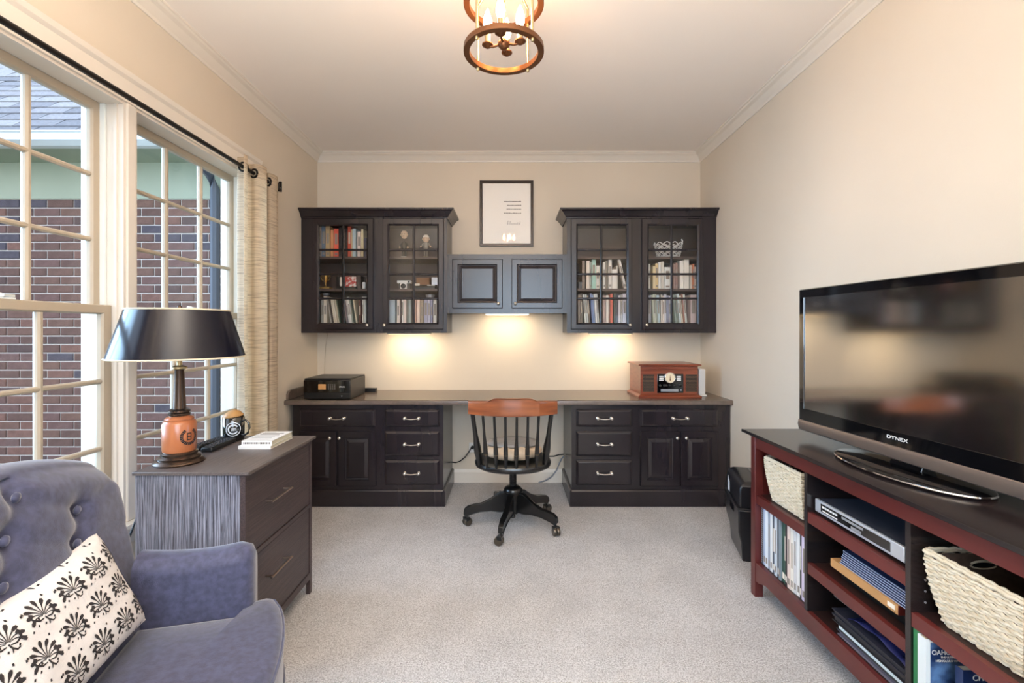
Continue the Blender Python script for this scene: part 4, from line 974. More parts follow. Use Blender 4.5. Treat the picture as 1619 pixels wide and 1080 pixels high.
# ---------------- table lamp
lx, ly, lz = -1.275, 1.80, ft
t = thing('table_lamp', 'table lamp with glossy black tapered shade on an orange wood barrel base', 'lamp', (lx, ly, lz))
L = (lx, ly, lz)
obj('base', MB().lathe([(0, 0), (.084, 0), (.086, .006), (.080, .014), (.070, .018), (.072, .024), (.064, .030), (.060, .032), (.061, .040), (.054, .046)], 48, L), M['lampdark'], t, smooth=True)
obj('barrel', MB().lathe([(.054, .046), (.056, .052), (.057, .150), (.052, .160), (.048, .163), (.049, .169), (.042, .176), (.034, .180)], 48, L), M['lampwood'], t, smooth=True)
obj('collar', MB().lathe([(.034, .180), (.036, .184), (.036, .190), (.032, .192), (.036, .195), (.036, .201), (.028, .206)], 32, L), M['lampdark'], t, smooth=True)
cl = MB(); R_ = []
for r, z in ((.022, .205), (.0205, .24), (.0155, .352), (.017, .358)):
    R_.append([(lx + r * (1 - .06 * (j % 2)) * math.cos(2 * PI * j / 32), ly + r * (1 - .06 * (j % 2)) * math.sin(2 * PI * j / 32), lz + z) for j in range(32)])
cl.rings(R_)
obj('column', cl, M['lampdark'], t, smooth=True)
obj('cap', MB().lathe([(.017, .356), (.026, .360), (.026, .366), (.016, .371), (.009, .373), (.009, .42), (.012, .425), (.012, .44)], 24, L), M['brass'], t, smooth=True)
zb1, zt1 = .403, .585
sh = obj('lamp_shade', MB().lathe([(.2225, zb1), (.168, zt1), (.1655, zt1), (.220, zb1), (.2225, zb1)], 72, L), [M['shadeblack']], t, smooth=True)
for r, z in ((.2228, zb1 + .001), (.1682, zt1 - .001)):
    obj('rim', MB().tube([(lx + r * math.cos(a), ly + r * math.sin(a), lz + z) for a in [2 * PI * j / 72 for j in range(72)]], .0032, 6, closed=True), M['rim'], sh, smooth=True)
sp = MB()
for k in range(3):
    a = 2 * PI * k / 3; sp.tube([(lx, ly, lz + .565), (lx + .166 * math.cos(a), ly + .166 * math.sin(a), lz + .575)], .002, 6)
sp.tube([(lx, ly, lz + .44), (lx, ly, lz + .585)], .003, 6)
obj('harp', sp, M['brass'], sh)
obj('finial', MB().lathe([(.004, .585), (.009, .590), (.008, .598), (.003, .604), (0, .605)], 14, L), M['lampdark'], t, smooth=True)
# wreath emblem burned in the barrel, turned toward the room
ea = math.radians(-22)
def onb(u, v, e=.0008):
    a = ea + u / .057; return (lx + (.057 + e) * math.cos(a), ly + (.057 + e) * math.sin(a), lz + .104 + v)
em = MB()
for k in range(26):
    a = 2 * PI * k / 26
    if 1.1 < a < 2.0: continue
    c_, s_ = math.cos(a), math.sin(a); 
    q = [onb(.0225 * math.cos(a - .1), .0225 * math.sin(a - .1)), onb(.033 * math.cos(a - .12 + .05 * (k % 2)), .033 * math.sin(a - .12 + .05 * (k % 2))), onb(.031 * math.cos(a + .10), .031 * math.sin(a + .10)), onb(.0205 * math.cos(a + .1), .0205 * math.sin(a + .1))]
    em.add(q, [(0, 1, 2, 3)])
for (a, b, c, d_) in ((-.009, -.006, -.014, .014), (.004, .007, -.014, .014), (-.006, .004, .010, .014), (-.006, .004, -.002, .002), (-.006, .004, -.014, -.010)):
    em.add([onb(a, c), onb(b, c), onb(b, d_), onb(a, d_)], [(0, 1, 2, 3)])
obj('emblem', em, M['print'], t, fix=False)
(obj('cord', MB().tube([(-1.362, 1.86, .748), (-1.372, 1.80, .70), (-1.378, 1.76, .62), (-1.385, 1.70, .50), (-1.395, 1.67, .35), (-1.41, 1.66, .18), (-1.43, 1.70, .02)], .0035, 8), M['black'], t, smooth=True))

# ---------------- mug
mx_, my_ = -1.283, 2.165
t = thing('coffee_mug', 'black mug with round white baseball emblem on the filing cabinet', 'mug', (mx_, my_, ft))
mp_ = (mx_, my_, ft)
obj('cup', MB().lathe([(0, 0), (.040, 0), (.044, .005), (.045, .105), (.043, .107), (.041, .104), (.040, .012), (0, .010)], 36, mp_), M['gloss'], t, smooth=True)
obj('handle', MB().tube([(mx_ + .042 + a, my_ - .012, ft + b) for a, b in ((0, .088), (.018, .094), (.034, .082), (.038, .058), (.030, .034), (.014, .024), (0, .028))], .005, 8), M['gloss'], t, smooth=True)
obj('dome', MB().rings([[(mx_ - .003 + r * math.cos(a) + k * .35, my_ + r * math.sin(a), ft + z + (.006 * math.cos(a) if z < .115 else 0)) for a in [2 * PI * j / 28 for j in range(28)]] for r, z, k in ((.043, .106, 0), (.044, .111, 0), (.036, .122, .008), (.022, .134, .016), (.004, .140, .02))]), mat('tan_leather', '#b98a52', .45, var=.1), t, smooth=True)
ma = math.radians(-62)
def onm(u, v, e=.0006):
    a = ma + u / .045; return (mx_ + (.045 + e) * math.cos(a), my_ + (.045 + e) * math.sin(a), ft + .056 + v)
def arc(mb, r0, r1, a0, a1, n=30):
    for k in range(n):
        p, q = a0 + (a1 - a0) * k / n, a0 + (a1 - a0) * (k + 1) / n
        mb.add([onm(r0 * math.cos(p), r0 * math.sin(p)), onm(r1 * math.cos(p), r1 * math.sin(p)), onm(r1 * math.cos(q), r1 * math.sin(q)), onm(r0 * math.cos(q), r0 * math.sin(q))], [(0, 1, 2, 3)])
lg_ = MB(); arc(lg_, .0285, .0320, 0, 2 * PI, 40); arc(lg_, .0165, .0225, .55, 2 * PI - .55, 30)
def bar(a, b, c, d_): lg_.add([onm(a, c), onm(b, c), onm(b, d_), onm(a, d_)], [(0, 1, 2, 3)])
for off, segs in ((-.0085, ((0, .0018, -.005, .006), (.0038, .0056, -.005, .006), (0, .0056, -.0065, -.0045))),
                  (-.001, ((0, .0018, -.0065, .006), (0, .0056, .0042, .006), (0, .0056, -.0010, .0006), (0, .0056, -.0065, -.0047), (.004, .0058, -.0055, .005))),
                  (.0070, ((0, .0056, .0042, .006), (0, .0056, -.0010, .0006), (0, .0056, -.0065, -.0047), (0, .0018, 0, .005), (.0038, .0056, -.0055, 0)))):
    for a, b, c, d_ in segs: bar(off + a, off + b, c, d_)
obj('emblem', lg_, M['label'], t, fix=False)

# ---------------- remotes
def remote(x, y, rz, label, l=.19, w=.048):
    t = thing('remote_control', label, 'remote', (x, y, ft), rz, group='remotes on the filing cabinet')
    obj('case', MB().box(-w / 2, w / 2, -l / 2, l / 2, .001, .020), M['black'], t, bevel=.005, local=True)
    for i in range(3):
        for j in range(7):
            obj('button', MB().box(-w / 2 + .008 + i * .012, -w / 2 + .016 + i * .012, -l / 2 + .02 + j * .022, -l / 2 + .032 + j * .022, .020, .0225), mat('grey_rubber', '#3c3c40', .6), t, local=True)
remote(-1.268, 2.035, math.radians(3), 'black remote control lying nearest the white books')
remote(-1.325, 2.055, math.radians(-4), 'black remote control lying nearest the window behind the lamp', .17)
# ---------------- two white books
for i, (dx, z0, h, l0, l1, w0, w1, lab) in enumerate(((0, ft, .0135, 1.994, 2.196, -1.163, -1.024, 'white paperback, lower of two stacked on the filing cabinet'), (0, ft + .0138, .020, 2.000, 2.190, -1.152, -1.022, 'white paperback, upper of two stacked on the filing cabinet'))):
    t = thing('paperback_book', lab, 'book', ((w0 + w1) / 2, (l0 + l1) / 2, z0), group='white paperbacks on the filing cabinet')
    c = MB(); c.box(w0, w1, l0, l1, z0, z0 + .0012); c.box(w0, w1, l0, l1, z0 + h - .0012, z0 + h); c.box(w0, w1, l0, l0 + .0012, z0 + .0012, z0 + h - .0012)
    obj('cover', c, mat('white_cover', '#eae6e0', .5), t)
    obj('pages', B(w0 + .002, w1 - .002, l0 + .002, l1 - .003, z0 + .0013, z0 + h - .0013), mat('page_edges', '#d0b89a' if i else '#cfc8b0', .9), t)
    if i == 1:
        tx_ = MB(); random.seed(5)
        for k in range(7):
            yy = l0 + .03 + k * .022; tx_.box(w0 + .015, w0 + .015 + random.uniform(.05, .10), yy, yy + (.010 if k in (4, 5) else .003), z0 + h, z0 + h + .0003)
        obj('printed_lines', tx_, M['ink'], t, kind='stuff')
        sp_ = MB(); x = w0 + .008
        while x < w1 - .012:
            w = random.uniform(.002, .006); sp_.box(x, x + w, l0 - .0003, l0, z0 + .006, z0 + .014); x += w + .0025
        obj('spine_lettering', sp_, M['ink'], t, kind='stuff')

# ================================================================== ARMCHAIR
PHI = math.radians(14)
Fv, Sv = Vector((math.cos(PHI), math.sin(PHI), 0)), Vector((-math.sin(PHI), math.cos(PHI), 0))
O = Vector((-.721, 1.047, 0))
t = thing('armchair', 'charcoal navy button tufted armchair in the near left corner', 'armchair', O, PHI)
ac = t
def zback(v): 
    a = min(1, abs(v) / .40); return .932 - .085 * a * a - .05 * max(0, (a - .85) / .15) ** 2
def wback(s): return .312 + .085 * min(1, s * 1.1) ** 1.2       # half width at height fraction s
btn = [(.025, .895), (-.195, .895), (.190, .805), (-.030, .825), (-.250, .825), (.157, .735), (-.0625, .745), (-.280, .745), (.130, .655), (-.090, .660), (-.28, .660)]
pleats = [(0, 2), (0, 3), (3, 6), (2, 5), (6, 9), (1, 3), (1, 4), (4, 7), (5, 8), (3, 5), (6, 8), (4, 6)]
pleats = [(btn[a], btn[b]) for a, b in pleats] + [((.190, .805), (.40, .84)), ((.025, .895), (.06, .99)), ((-.195, .895), (-.23, .99)), ((.157, .735), (.36, .70))]
def wrapback(u, v):
    """closed section: v=0..1 runs front (up) over the top and down the back"""
    a = -1 + 2 * u
    if v < .62: s = v / .62; side = 0
    elif v < .74: s = 1; side = (v - .62) / .12
    else: s = 1 - (v - .74) / .26; side = 1
    w = wback(s); vv = a * w
    top = zback(vv) ; z = .40 + (top - .40) * s
    edge = 1 - abs(a) ** 10
    endr = min(1, (1 - abs(a)) / .07); rnd = math.sqrt(max(0, 1 - (1 - endr) ** 2))
    lean = -.235 - .125 * s - .02 * a * a * 0
    th = .10
    if side == 0:
        uu = lean + .035 * rnd
        dd = 0
        for bv, bz in btn:
            d2 = (vv - bv) ** 2 + (z - bz) ** 2
            dd += .020 * math.exp(-d2 / .0011)
        # pleats running diagonally between buttons
        for (bv, bz), (ev, ez) in pleats:
            dv, dz = ev - bv, ez - bz
            tt = max(0, min(1, ((vv - bv) * dv + (z - bz) * dz) / (dv * dv + dz * dz)))
            d2 = (vv - bv - dv * tt) ** 2 + (z - bz - dz * tt) ** 2
            dd += .0045 * math.exp(-d2 / .00022)
        topround = max(0, (s - .90) / .10); uu -= .035 * topround ** 2
        uu -= min(dd, .034)
        return (uu, vv, z)
    if side < 1 or v < .74:
        ang = side * PI
        return (lean - .05 + .05 * math.cos(ang) - 0, vv, z + .022 * math.sin(ang))
    return (lean - th + .03 * (1 - rnd), vv * .99, z)
mb = MB(); NU, NV = 110, 120
mb.grid(wrapback, NU, NV)
# close the two ends
n = NV + 1
mb.f.append(tuple(range(n - 1, -1, -1))); mb.m.append(0)
mb.f.append(tuple((NU) * n + j for j in range(n))); mb.m.append(0)
bk = obj('backrest', mb, M['velvet'], t, smooth=True, local=True)
for bv, bz in btn:
    s = (bz - .40) / (zback(bv) - .40); uu = -.235 - .125 * s + .035 - .019
    obj('button', MB().lathe([(.008, 0), (.0115, -.003), (.0105, -.007), (.006, -.010), (0, -.011)], 14, (0, 0, 0), axis='Y').xf(Matrix.Translation((uu + .0, bv, bz)) @ Matrix.Rotation(-PI / 2, 4, 'Z')), M['velvet'], bk, smooth=True, local=True)
for sgn in (-1, 1):
    def arm(i):                                        # ring along the length of the arm
        u = -.235 + .275 * i / 10
        zt = .636 - .012 * math.sin(i / 10 * PI) - (.0 if i < 10 else .0); return u, zt
    R_ = []
    for i in range(11):
        u, zt = arm(i); ring = []
        ins = 0 if i < 10 else .012
        for k in range(20):
            a = PI * k / 19
            ring.append((u, sgn * (.315 - (.052 - ins) * math.cos(a)), zt - .045 + (.045 - ins) * math.sin(a)))
        ring += [(u, sgn * (.367 - ins), .20), (u, sgn * (.263 + ins), .20)]
        R_.append(ring)
    u, zt = arm(10)
    R_.append([(u + .012, p[1] + (sgn * .315 - p[1]) * .35, .20 + (p[2] - .20) * (.955)) for p in R_[-1]])
    obj('arm', MB().rings(R_), M['velvet'], t, smooth=True, local=True)
def outline(e=0):
    P = [(-.22, -.262), (.040, -.262), (.046, -.335), (.080, -.345), (.100, -.335)]
    for k in range(1, 14):
        v = -.335 + .67 * k / 14; P.append((.100 + .075 * (1 - (v / .335) ** 2) ** .8, v))
    P += [(.100, .335), (.080, .345), (.046, .335), (.040, .262), (-.22, .262)]
    c = (-.02, 0)
    return [(c[0] + (p[0] - c[0]) * (1 - e), c[1] + (p[1] - c[1]) * (1 - e)) for p in P]
mb = MB().rings([[(p[0], p[1], z) for p in outline(e)] for e, z in ((.10, .300), (.02, .303), (0, .315), (0, .430), (.008, .444), (.03, .452), (.12, .462), (.5, .472), (.9, .474))])
seat_ = obj('seat_cushion', mb, M['velvet'], t, smooth=True, local=True)
for zz in (.441, .308):
    obj('piping', MB().tube([(p[0], p[1], zz) for p in outline(.001)], .0045, 6, closed=True), M['velvet'], seat_, smooth=True, local=True)
obj('seat_frame', MB().rings([[(p[0], p[1], z) for p in outline(e)] for e, z in ((.06, .17), (.04, .18), (.04, .299))]), M['velvet'], t, smooth=True, local=True)
for u, v in ((.09, -.26), (.09, .26), (-.24, -.24), (-.24, .24)):
    k = 1.0 if u > 0 else -1.0
    obj('leg', MB().lathe([(.012, 0), (.022, .18)], 14).xf(Matrix.Translation((u + .02 * k, v, 0))), M['lampdark'], t, smooth=True, local=True)

# ---------------- pillow leaning on the back of the armchair
Pc = [Vector((-.975, 1.205, .485)), Vector((-1.088, 1.185, .722))]      # lower right, upper right corners
Ld = Vector((.225, -.974, -.02)).normalized()
Lw = .50
up = (Pc[1] - Pc[0]); hgt = up.length
un = up.normalized(); nrm = un.cross(Ld).normalized()
if nrm.x < 0: nrm = -nrm
cen = (Pc[0] + Pc[1]) / 2 + Ld * (Lw / 2) + nrm * .034
t = thing('throw_pillow', 'cream lumbar pillow printed with charcoal scallop flowers on the armchair', 'pillow', cen - un * hgt / 2)
def pil(a, b, side=1, e=0):
    ka = 1 - .06 * (1 - b * b); kb = 1 - .09 * (1 - a * a)
    th = .052 * (max(0, 1 - a ** 4) ** .55) * (max(0, 1 - b ** 4) ** .55)
    wob = .004 * noise.noise(Vector((a * 3, b * 3, side)))
    return cen + Ld * (-a * Lw / 2 * ka) + un * (b * hgt / 2 * kb) + nrm * (side * (th + e) + wob * (1 - a ** 4) * (1 - b ** 4))
mb = MB()
mb.grid(lambda u, v: pil(-1 + 2 * u, -1 + 2 * v, 1), 40, 28); mb.grid(lambda u, v: pil(-1 + 2 * u, -1 + 2 * v, -1), 40, 28)
pw = obj('cover', mb, M['cream'], t, smooth=True)
pr = MB()
def P2(x, y): # metres on the front face, x to the far end, y up
    a = x / (Lw / 2); b = y / (hgt / 2)
    if abs(a) > .985 or abs(b) > .985: return None
    return pil(a, b, 1, .0009)
def strip(pts, w):
    """thin tapering stroke; w list of half widths"""
    prev = None
    for i, (x, y) in enumerate(pts):
        x2, y2 = pts[min(i + 1, len(pts) - 1)]; x1, y1 = pts[max(i - 1, 0)]
        dx, dy = x2 - x1, y2 - y1; l = math.hypot(dx, dy) or 1
        a = P2(x - dy / l * w[i], y + dx / l * w[i]); b = P2(x + dy / l * w[i], y - dx / l * w[i])
        if a is None or b is None: prev = None; continue
        if prev: pr.add([prev[0], prev[1], b, a], [(0, 1, 2, 3)])
        prev = (a, b)
def motif(cx0, cy0, s, rot=0):
    c_, s_ = math.cos(rot), math.sin(rot)
    def T(x, y): return (cx0 + s * (x * c_ - y * s_), cy0 + s * (x * s_ + y * c_))
    for k in range(9):                                  # nine petals fanning from the foot
        a = math.radians(-104 + 26 * k); L_ = .95 + .12 * math.cos(a)
        pts = []
        for i in range(8):
            q = i / 7; r = .12 + (L_ - .12) * q; aa = a * (.55 + .45 * q)
            pts.append(T(r * math.sin(aa), -.55 + r * math.cos(aa) * 1.05))
        strip(pts, [s * x for x in (.015, .02, .025, .03, .04, .085, .11, .06)])
    for sd in (-1, 1):                                  # curled side leaves
        strip([T(sd * x, y) for x, y in ((.10, -.62), (.38, -.66), (.66, -.50), (.78, -.26), (.66, -.12), (.52, -.20))], [s * x for x in (.03, .05, .06, .06, .07, .04)])
    strip([T(x, y) for x, y in ((0, -.55), (.10, -.80), (.30, -.98), (.50, -.92))], [s * x for x in (.04, .05, .05, .03)])
    strip([T(x, y) for x, y in ((.12, -.84), (.05, -1.05))], [s * .05, s * .02])
sx_, sy2 = .088, .092
for i in range(-4, 5):
    for j in range(-3, 4):
        x, y = (i + .5 * (j % 2)) * sx_, j * sy2 * .82 + .01
        motif(x, y, .038, -.15)
        for k in range(5):
            a = k * 1.3 + .4
            ddx, ddy = sx_ / 2 + .010 * math.cos(a * 2) + (k - 2) * .012, .020 * math.sin(a * 3)
            strip([(x + ddx, y + ddy - .002), (x + ddx + .001, y + ddy + .003)], [.0022, .0018])
            strip([(x + (k - 2) * .016, y + .040 + .004 * (k % 2)), (x + (k - 2) * .016 + .003, y + .044 + .004 * (k % 2))], [.0018, .0018])
po = obj('printed_flowers', pr, M['print'], t, fix=False)

# ================================================================== MEDIA STAND
SX0, SY0, SY1 = 1.14, .945, 2.225
SX1 = SX0 + .385
t = thing('media_stand', 'dark mahogany media stand with open shelves along the right wall', 'stand', ((SX0 + SX1) / 2, (SY0 + SY1) / 2, 0))
obj('top', MB().rings([[(SX0 - i, SY0 - i, z), (SX1 + .01, SY0 - i, z), (SX1 + .01, SY1 + i, z), (SX0 - i, SY1 + i, z)] for i, z in ((.006, .748), (.020, .756), (.030, .760), (.030, .772), (.028, .773))]), M['standtop'], t)
P_ = .038
for y in (SY1 - P_, SY0):
    for x in (SX0, SX1 - P_):
        obj('leg', B(x, x + P_, y, y + P_, 0, .748), M['mahog'], t, bevel=.002)
for y in (SY1 - .030, SY0 + .008): obj('side_panel', B(SX0 + P_ + .0005, SX1 - P_ - .0005, y, y + .020, .10, .747), M['mahog'], t)
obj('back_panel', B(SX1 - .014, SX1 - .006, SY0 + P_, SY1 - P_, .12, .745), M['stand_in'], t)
obj('top_rail', B(SX0 + .003, SX0 + .020, SY0 + P_ + .0005, SY1 - P_ - .0005, .697, .748), M['mahog'], t)
ar = [(SY0 + P_ + .001, .163), (SY1 - P_ - .001, .163), (SY1 - P_ - .001, .098), (SY1 - P_ - .04, .078)]
ar = [(SY0 + P_ + .0005, .163), (SY0 + P_ + .0005, .075), (SY0 + P_ + .03, .078), (SY0 + P_ + .08, .097), (SY1 - P_ - .08, .097), (SY1 - P_ - .03, .078), (SY1 - P_ - .0005, .075), (SY1 - P_ - .0005, .163)]
obj('bottom_rail', MB().prism(ar, 'X', SX0 + .003, SX0 + .020), M['mahog'], t)
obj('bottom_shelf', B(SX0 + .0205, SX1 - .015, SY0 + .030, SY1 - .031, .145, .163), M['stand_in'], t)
DV = ((1.808, 1.826), (1.340, 1.358))
for a, b in DV: obj('divider', B(SX0 + .004, SX1 - .015, a, b, .1635, .696), M['standtop'], t)
for a, b, z in ((1.8265, SY1 - .031, .478), (1.3585, 1.8075, .546), (1.3585, 1.8075, .350), (SY0 + .029, 1.3395, .442)):
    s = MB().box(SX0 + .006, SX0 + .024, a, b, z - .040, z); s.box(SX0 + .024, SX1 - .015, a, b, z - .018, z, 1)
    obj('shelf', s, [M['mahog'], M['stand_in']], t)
obj('foot', MB().lathe([(.014, 0), (.016, .03), (.012, .144)], 12, (SX0 + .15, 1.95, 0)), M['black'], t)
for i in range(3):
    obj('shelf_pin', MB().lathe([(.003, 0), (.003, .002)], 8, (0, 0, 0), axis='Y').xf(Matrix.Translation((SX0 + .045, 1.3395, .47 + i * .032))), M['silver'], t)

# ---------------- woven baskets
def basket(label, x0, x1, y0, y1, z0, z1, step, taper, grp, hole_=True):
    t = thing('wicker_basket', label, 'basket', ((x0 + x1) / 2, (y0 + y1) / 2, z0), group=grp)
    cx0, cy0 = (x0 + x1) / 2, (y0 + y1) / 2
    rows = int((z1 - z0) / step)
    outer = MB()
    def per(s, ins, k):
        w, l = (x1 - x0) / 2 - ins, (y1 - y0) / 2 - ins; rc = .018
        n = 4 * int(k); 
        p = s * 2 * (2 * w + 2 * l) / 2 * 1.0
        T = 4 * (w + l); d = s * T
        if d < 2 * l: x, y, nx, ny = -w, -l + d, -1, 0
        elif d < 2 * l + 2 * w: x, y, nx, ny = -w + (d - 2 * l), l, 0, 1
        elif d < 4 * l + 2 * w: x, y, nx, ny = w, l - (d - 2 * l - 2 * w), 1, 0
        else: x, y, nx, ny = w - (d - 4 * l - 2 * w), -l, 0, -1
        f = 1 - .25 * max(0, (abs(x) / w) ** 8 * (abs(y) / l) ** 8)
        return Vector((cx0 + x, cy0 + y, 0)), Vector((nx, ny, 0))
    T = 2 * ((x1 - x0) + (y1 - y0))
    nst = 2 * int(T / (step * 3.0) / 2) + 1
    for r in range(rows):
        ins = taper * (1 - (r + .5) / rows) ** 1.5
        pts = []; N = nst * 4
        for j in range(N):
            p, nn = per(j / N, ins, 1)
            ph = PI * nst * j / N + r * PI
            z = z0 + (r + .5) * step + .18 * step * math.sin(ph * 2 + r)
            pts.append(p + nn * (step * .30 * math.sin(ph)) + Vector((0, 0, z)))
        outer.tube(pts, step * .50, 5, closed=True)
    obj('weave', outer, M['wicker'], t, kind='stuff')
    rimm = MB()
    pts = [per(j / 80, -.001, 1)[0] + Vector((0, 0, z1 + .002 * math.sin(j * 2.1))) for j in range(80)]
    rimm.tube(pts, step * .7, 6, closed=True)
    pts = [per(j / 80, .003, 1)[0] + Vector((0, 0, z1 + step * .7 + .002 * math.sin(j * 2.7))) for j in range(80)]
    rimm.tube(pts, step * .5, 6, closed=True)
    obj('rim', rimm, M['wicker'], t, smooth=True)
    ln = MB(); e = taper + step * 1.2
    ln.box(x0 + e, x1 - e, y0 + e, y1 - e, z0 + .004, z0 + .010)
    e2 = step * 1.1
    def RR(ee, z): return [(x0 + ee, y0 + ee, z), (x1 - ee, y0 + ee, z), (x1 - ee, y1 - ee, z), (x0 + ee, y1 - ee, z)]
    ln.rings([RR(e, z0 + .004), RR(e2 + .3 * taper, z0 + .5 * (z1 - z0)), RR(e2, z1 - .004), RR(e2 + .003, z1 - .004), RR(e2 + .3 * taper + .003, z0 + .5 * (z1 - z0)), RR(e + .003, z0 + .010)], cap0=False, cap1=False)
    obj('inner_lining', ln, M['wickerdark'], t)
    for yy in (y0 + e2 + .004, y1 - e2 - .004):
        obj('handle_slot', MB().tube([(cx0 + .036 * math.cos(a), yy, z1 - .034 + .010 * math.sin(a)) for a in [2 * PI * j / 20 for j in range(20)]], .004, 6, closed=True), M['wicker'], t, smooth=True)
        obj('handle_opening', MB().rings([[(cx0 + .034 * math.cos(a), yy + q, z1 - .034 + .008 * math.sin(a)) for a in [2 * PI * j / 20 for j in range(20)]] for q in (-.0025, .0025)]), M['black'], t)
basket('small pale woven basket on the upper left shelf of the media stand', 1.158, 1.44, 1.868, 2.140, .4795, .667, .0082, .025, 'woven baskets in the media stand')
basket('large pale woven basket on the near upper shelf of the media stand', 1.158, 1.46, 1.058, 1.312, .4435, .632, .0086, .030, 'woven baskets in the media stand')

# ---------------- upright cases in the lower left bay
lst = [('#5a5a60', .012, .30, 'dark grey spiral notebook'), ('#a8b6cc', .012, .30, 'pale blue case'), ('#dfe4ea', .017, .29, 'white case'), ('#8b95a5', .013, .28, 'blue grey case'), ('#e2e2e0', .014, .28, 'white case with green tag'), ('#3c4654', .013, .28, 'dark slate case'),
       ('#c9d0d6', .014, .28, 'pale grey case'), ('#28323c', .013, .28, 'black case'), ('#7d8a92', .012, .28, 'grey case'), ('#2c4a42', .015, .285, 'dark green case'), ('#3a5c4c', .010, .28, 'green case'), ('#33262a', .010, .27, 'dark brown case'),
       ('#dcc9be', .016, .275, 'pinkish cream case'), ('#e6dfd2', .015, .275, 'cream case'), ('#cfcfd0', .014, .270, 'light grey case'), ('#e8e8e6', .016, .270, 'white case with black printing'), ('#35353a', .008, .262, 'black and white slim case'), ('#d8cde0', .020, .262, 'lilac white case'), ('#e4e4ea', .020, .268, 'white case against divider')]
y = 2.184
tot = sum(a[1] for a in lst); sc_ = (2.184 - 1.832) / (tot + .0006 * len(lst))
random.seed(11)
for i, (c, w, h, nm) in enumerate(lst):
    w2 = w * sc_; y0_, y1_ = y - w2, y
    dx = random.uniform(0, .006)
    mb = MB(); X = 1.166 + dx; H_ = min(h, .268) - .004
    mb.box(X, X + .19, y0_, y0_ + .0015, .1635, .1635 + H_); mb.box(X, X + .19, y1_ - .0015, y1_, .1635, .1635 + H_); mb.box(X, X + .0015, y0_ + .0015, y1_ - .0015, .1635, .1635 + H_)
    mb.box(X + .0016, X + .186, y0_ + .0016, y1_ - .0016, .166, .1635 + H_ - .002, 1)
    if i: 
        q = random.random()
        if q < .5: mb.box(X - .0004, X, y0_ + w2 * .3, y1_ - w2 * .3, .1635 + H_ * (.35 + .2 * q), .1635 + H_ * (.75 + .15 * q), 2)
        mb.box(X - .0004, X, y0_ + w2 * .2, y1_ - w2 * .2, .1635 + H_ * .06, .1635 + H_ * .16, 2)
    if i == 0:
        for k in range(26): mb.tube([(X - .003, y0_ + .002, .172 + k * .010), (X - .004, y0_ + w2 / 2, .173 + k * .010), (X, y1_ - .001, .172 + k * .010)], .001, 4, mi=3)
    cc = sum(int(c[k:k + 2], 16) for k in (1, 3, 5))
    o = obj('disc_case' if i else 'spiral_notebook', mb, [bookmat(c), pages, mat('title_dark', '#8f867c', .7) if cc > 330 else M['paper'], M['silver']])
    lab = '%s, %s from the far end of the stand\'s lower shelf row' % (nm, ORD[i])
    tag(o, lab, 'case' if i else 'notebook', 'cases on the lower left shelf of the media stand')
    y = y0_ - .0006 * sc_

# ---------------- disc player
x0, x1, y0, y1, z0 = 1.166, 1.46, 1.388, 1.796, .5465
t = thing('disc_player', 'silver disc player on the upper middle shelf of the media stand', 'player', ((x0 + x1) / 2, (y0 + y1) / 2, z0))
obj('chassis', B(x0 + .012, x1, y0, y1, z0 + .008, z0 + .056), mat('player_lid', '#8089a0', .25, .8), t, bevel=.002)
obj('front_panel', B(x0, x0 + .012, y0, y1, z0 + .010, z0 + .058), mat('silver_front', '#d4d8de', .3, .5), t, bevel=.003)
obj('display_strip', B(x0 - .0015, x0, y0 + .050, y1 - .035, z0 + .020, z0 + .050), M['gloss'], t, bevel=.001)
for k in range(6): obj('button', B(x0 - .003, x0 - .0015, y1 - .045 - k * .014, y1 - .055 - k * .014, z0 + .037, z0 + .044), M['white'], t)
obj('button', B(x0 - .003, x0 - .0015, y1 - .045, y1 - .125, z0 + .024, z0 + .028), M['white'], t)
obj('disc_tray', B(x0 - .0025, x0 - .0015, y0 + .16, y0 + .26, z0 + .038, z0 + .046), M['silver'], t)
obj('button', B(x0 - .003, x0 - .0015, y0 + .17, y0 + .215, z0 + .022, z0 + .031), M['silver'], t)
for x in (x0 + .03, x1 - .03):
    for y in (y0 + .04, y1 - .04): obj('foot', MB().lathe([(.012, 0), (.012, .0085)], 12, (x, y, z0)), M['black'], t)

# ---------------- middle shelf: black board, tan wooden case, blue folders
z0 = .3505
tag(obj('black_game_box', MB().box(1.20, 1.46, 1.40, 1.70, z0, z0 + .034).box(1.198, 1.462, 1.398, 1.702, z0 + .022, z0 + .036), M['black']), 'flat black box under the tan wooden case in the media stand', 'box')
t = thing('wooden_case', 'flat tan wooden case on the middle shelf of the media stand', 'case', (1.3, 1.56, z0 + .0365))
obj('case', B(1.168, 1.45, 1.415, 1.712, z0 + .0365, z0 + .066), M['tan'], t, bevel=.002)
obj('label', B(1.1672, 1.168, 1.424, 1.452, z0 + .046, z0 + .060), M['paper'], t)
obj('edge_strip', B(1.170, 1.45, 1.4125, 1.4148, z0 + .037, z0 + .065), M['mahog'], t)
for k in range(7):
    z = z0 + .0665 + k * .0068
    f = MB().box(1.176 + .002 * k, 1.45, 1.385 + .003 * k, 1.675 - .002 * (k % 3), z, z + .0022).box(1.176 + .002 * k, 1.44, 1.388 + .003 * k, 1.672, z + .0022, z + .0052, 1)
    tag(obj('folder', f, [mat('folder_pale', '#b9c2d8', .5), mat('folder_blue', '#25355c', .45)]), 'thin blue folder, %s up in the stack on the tan wooden case' % ORD[k], 'folder', 'blue folders on the wooden case')
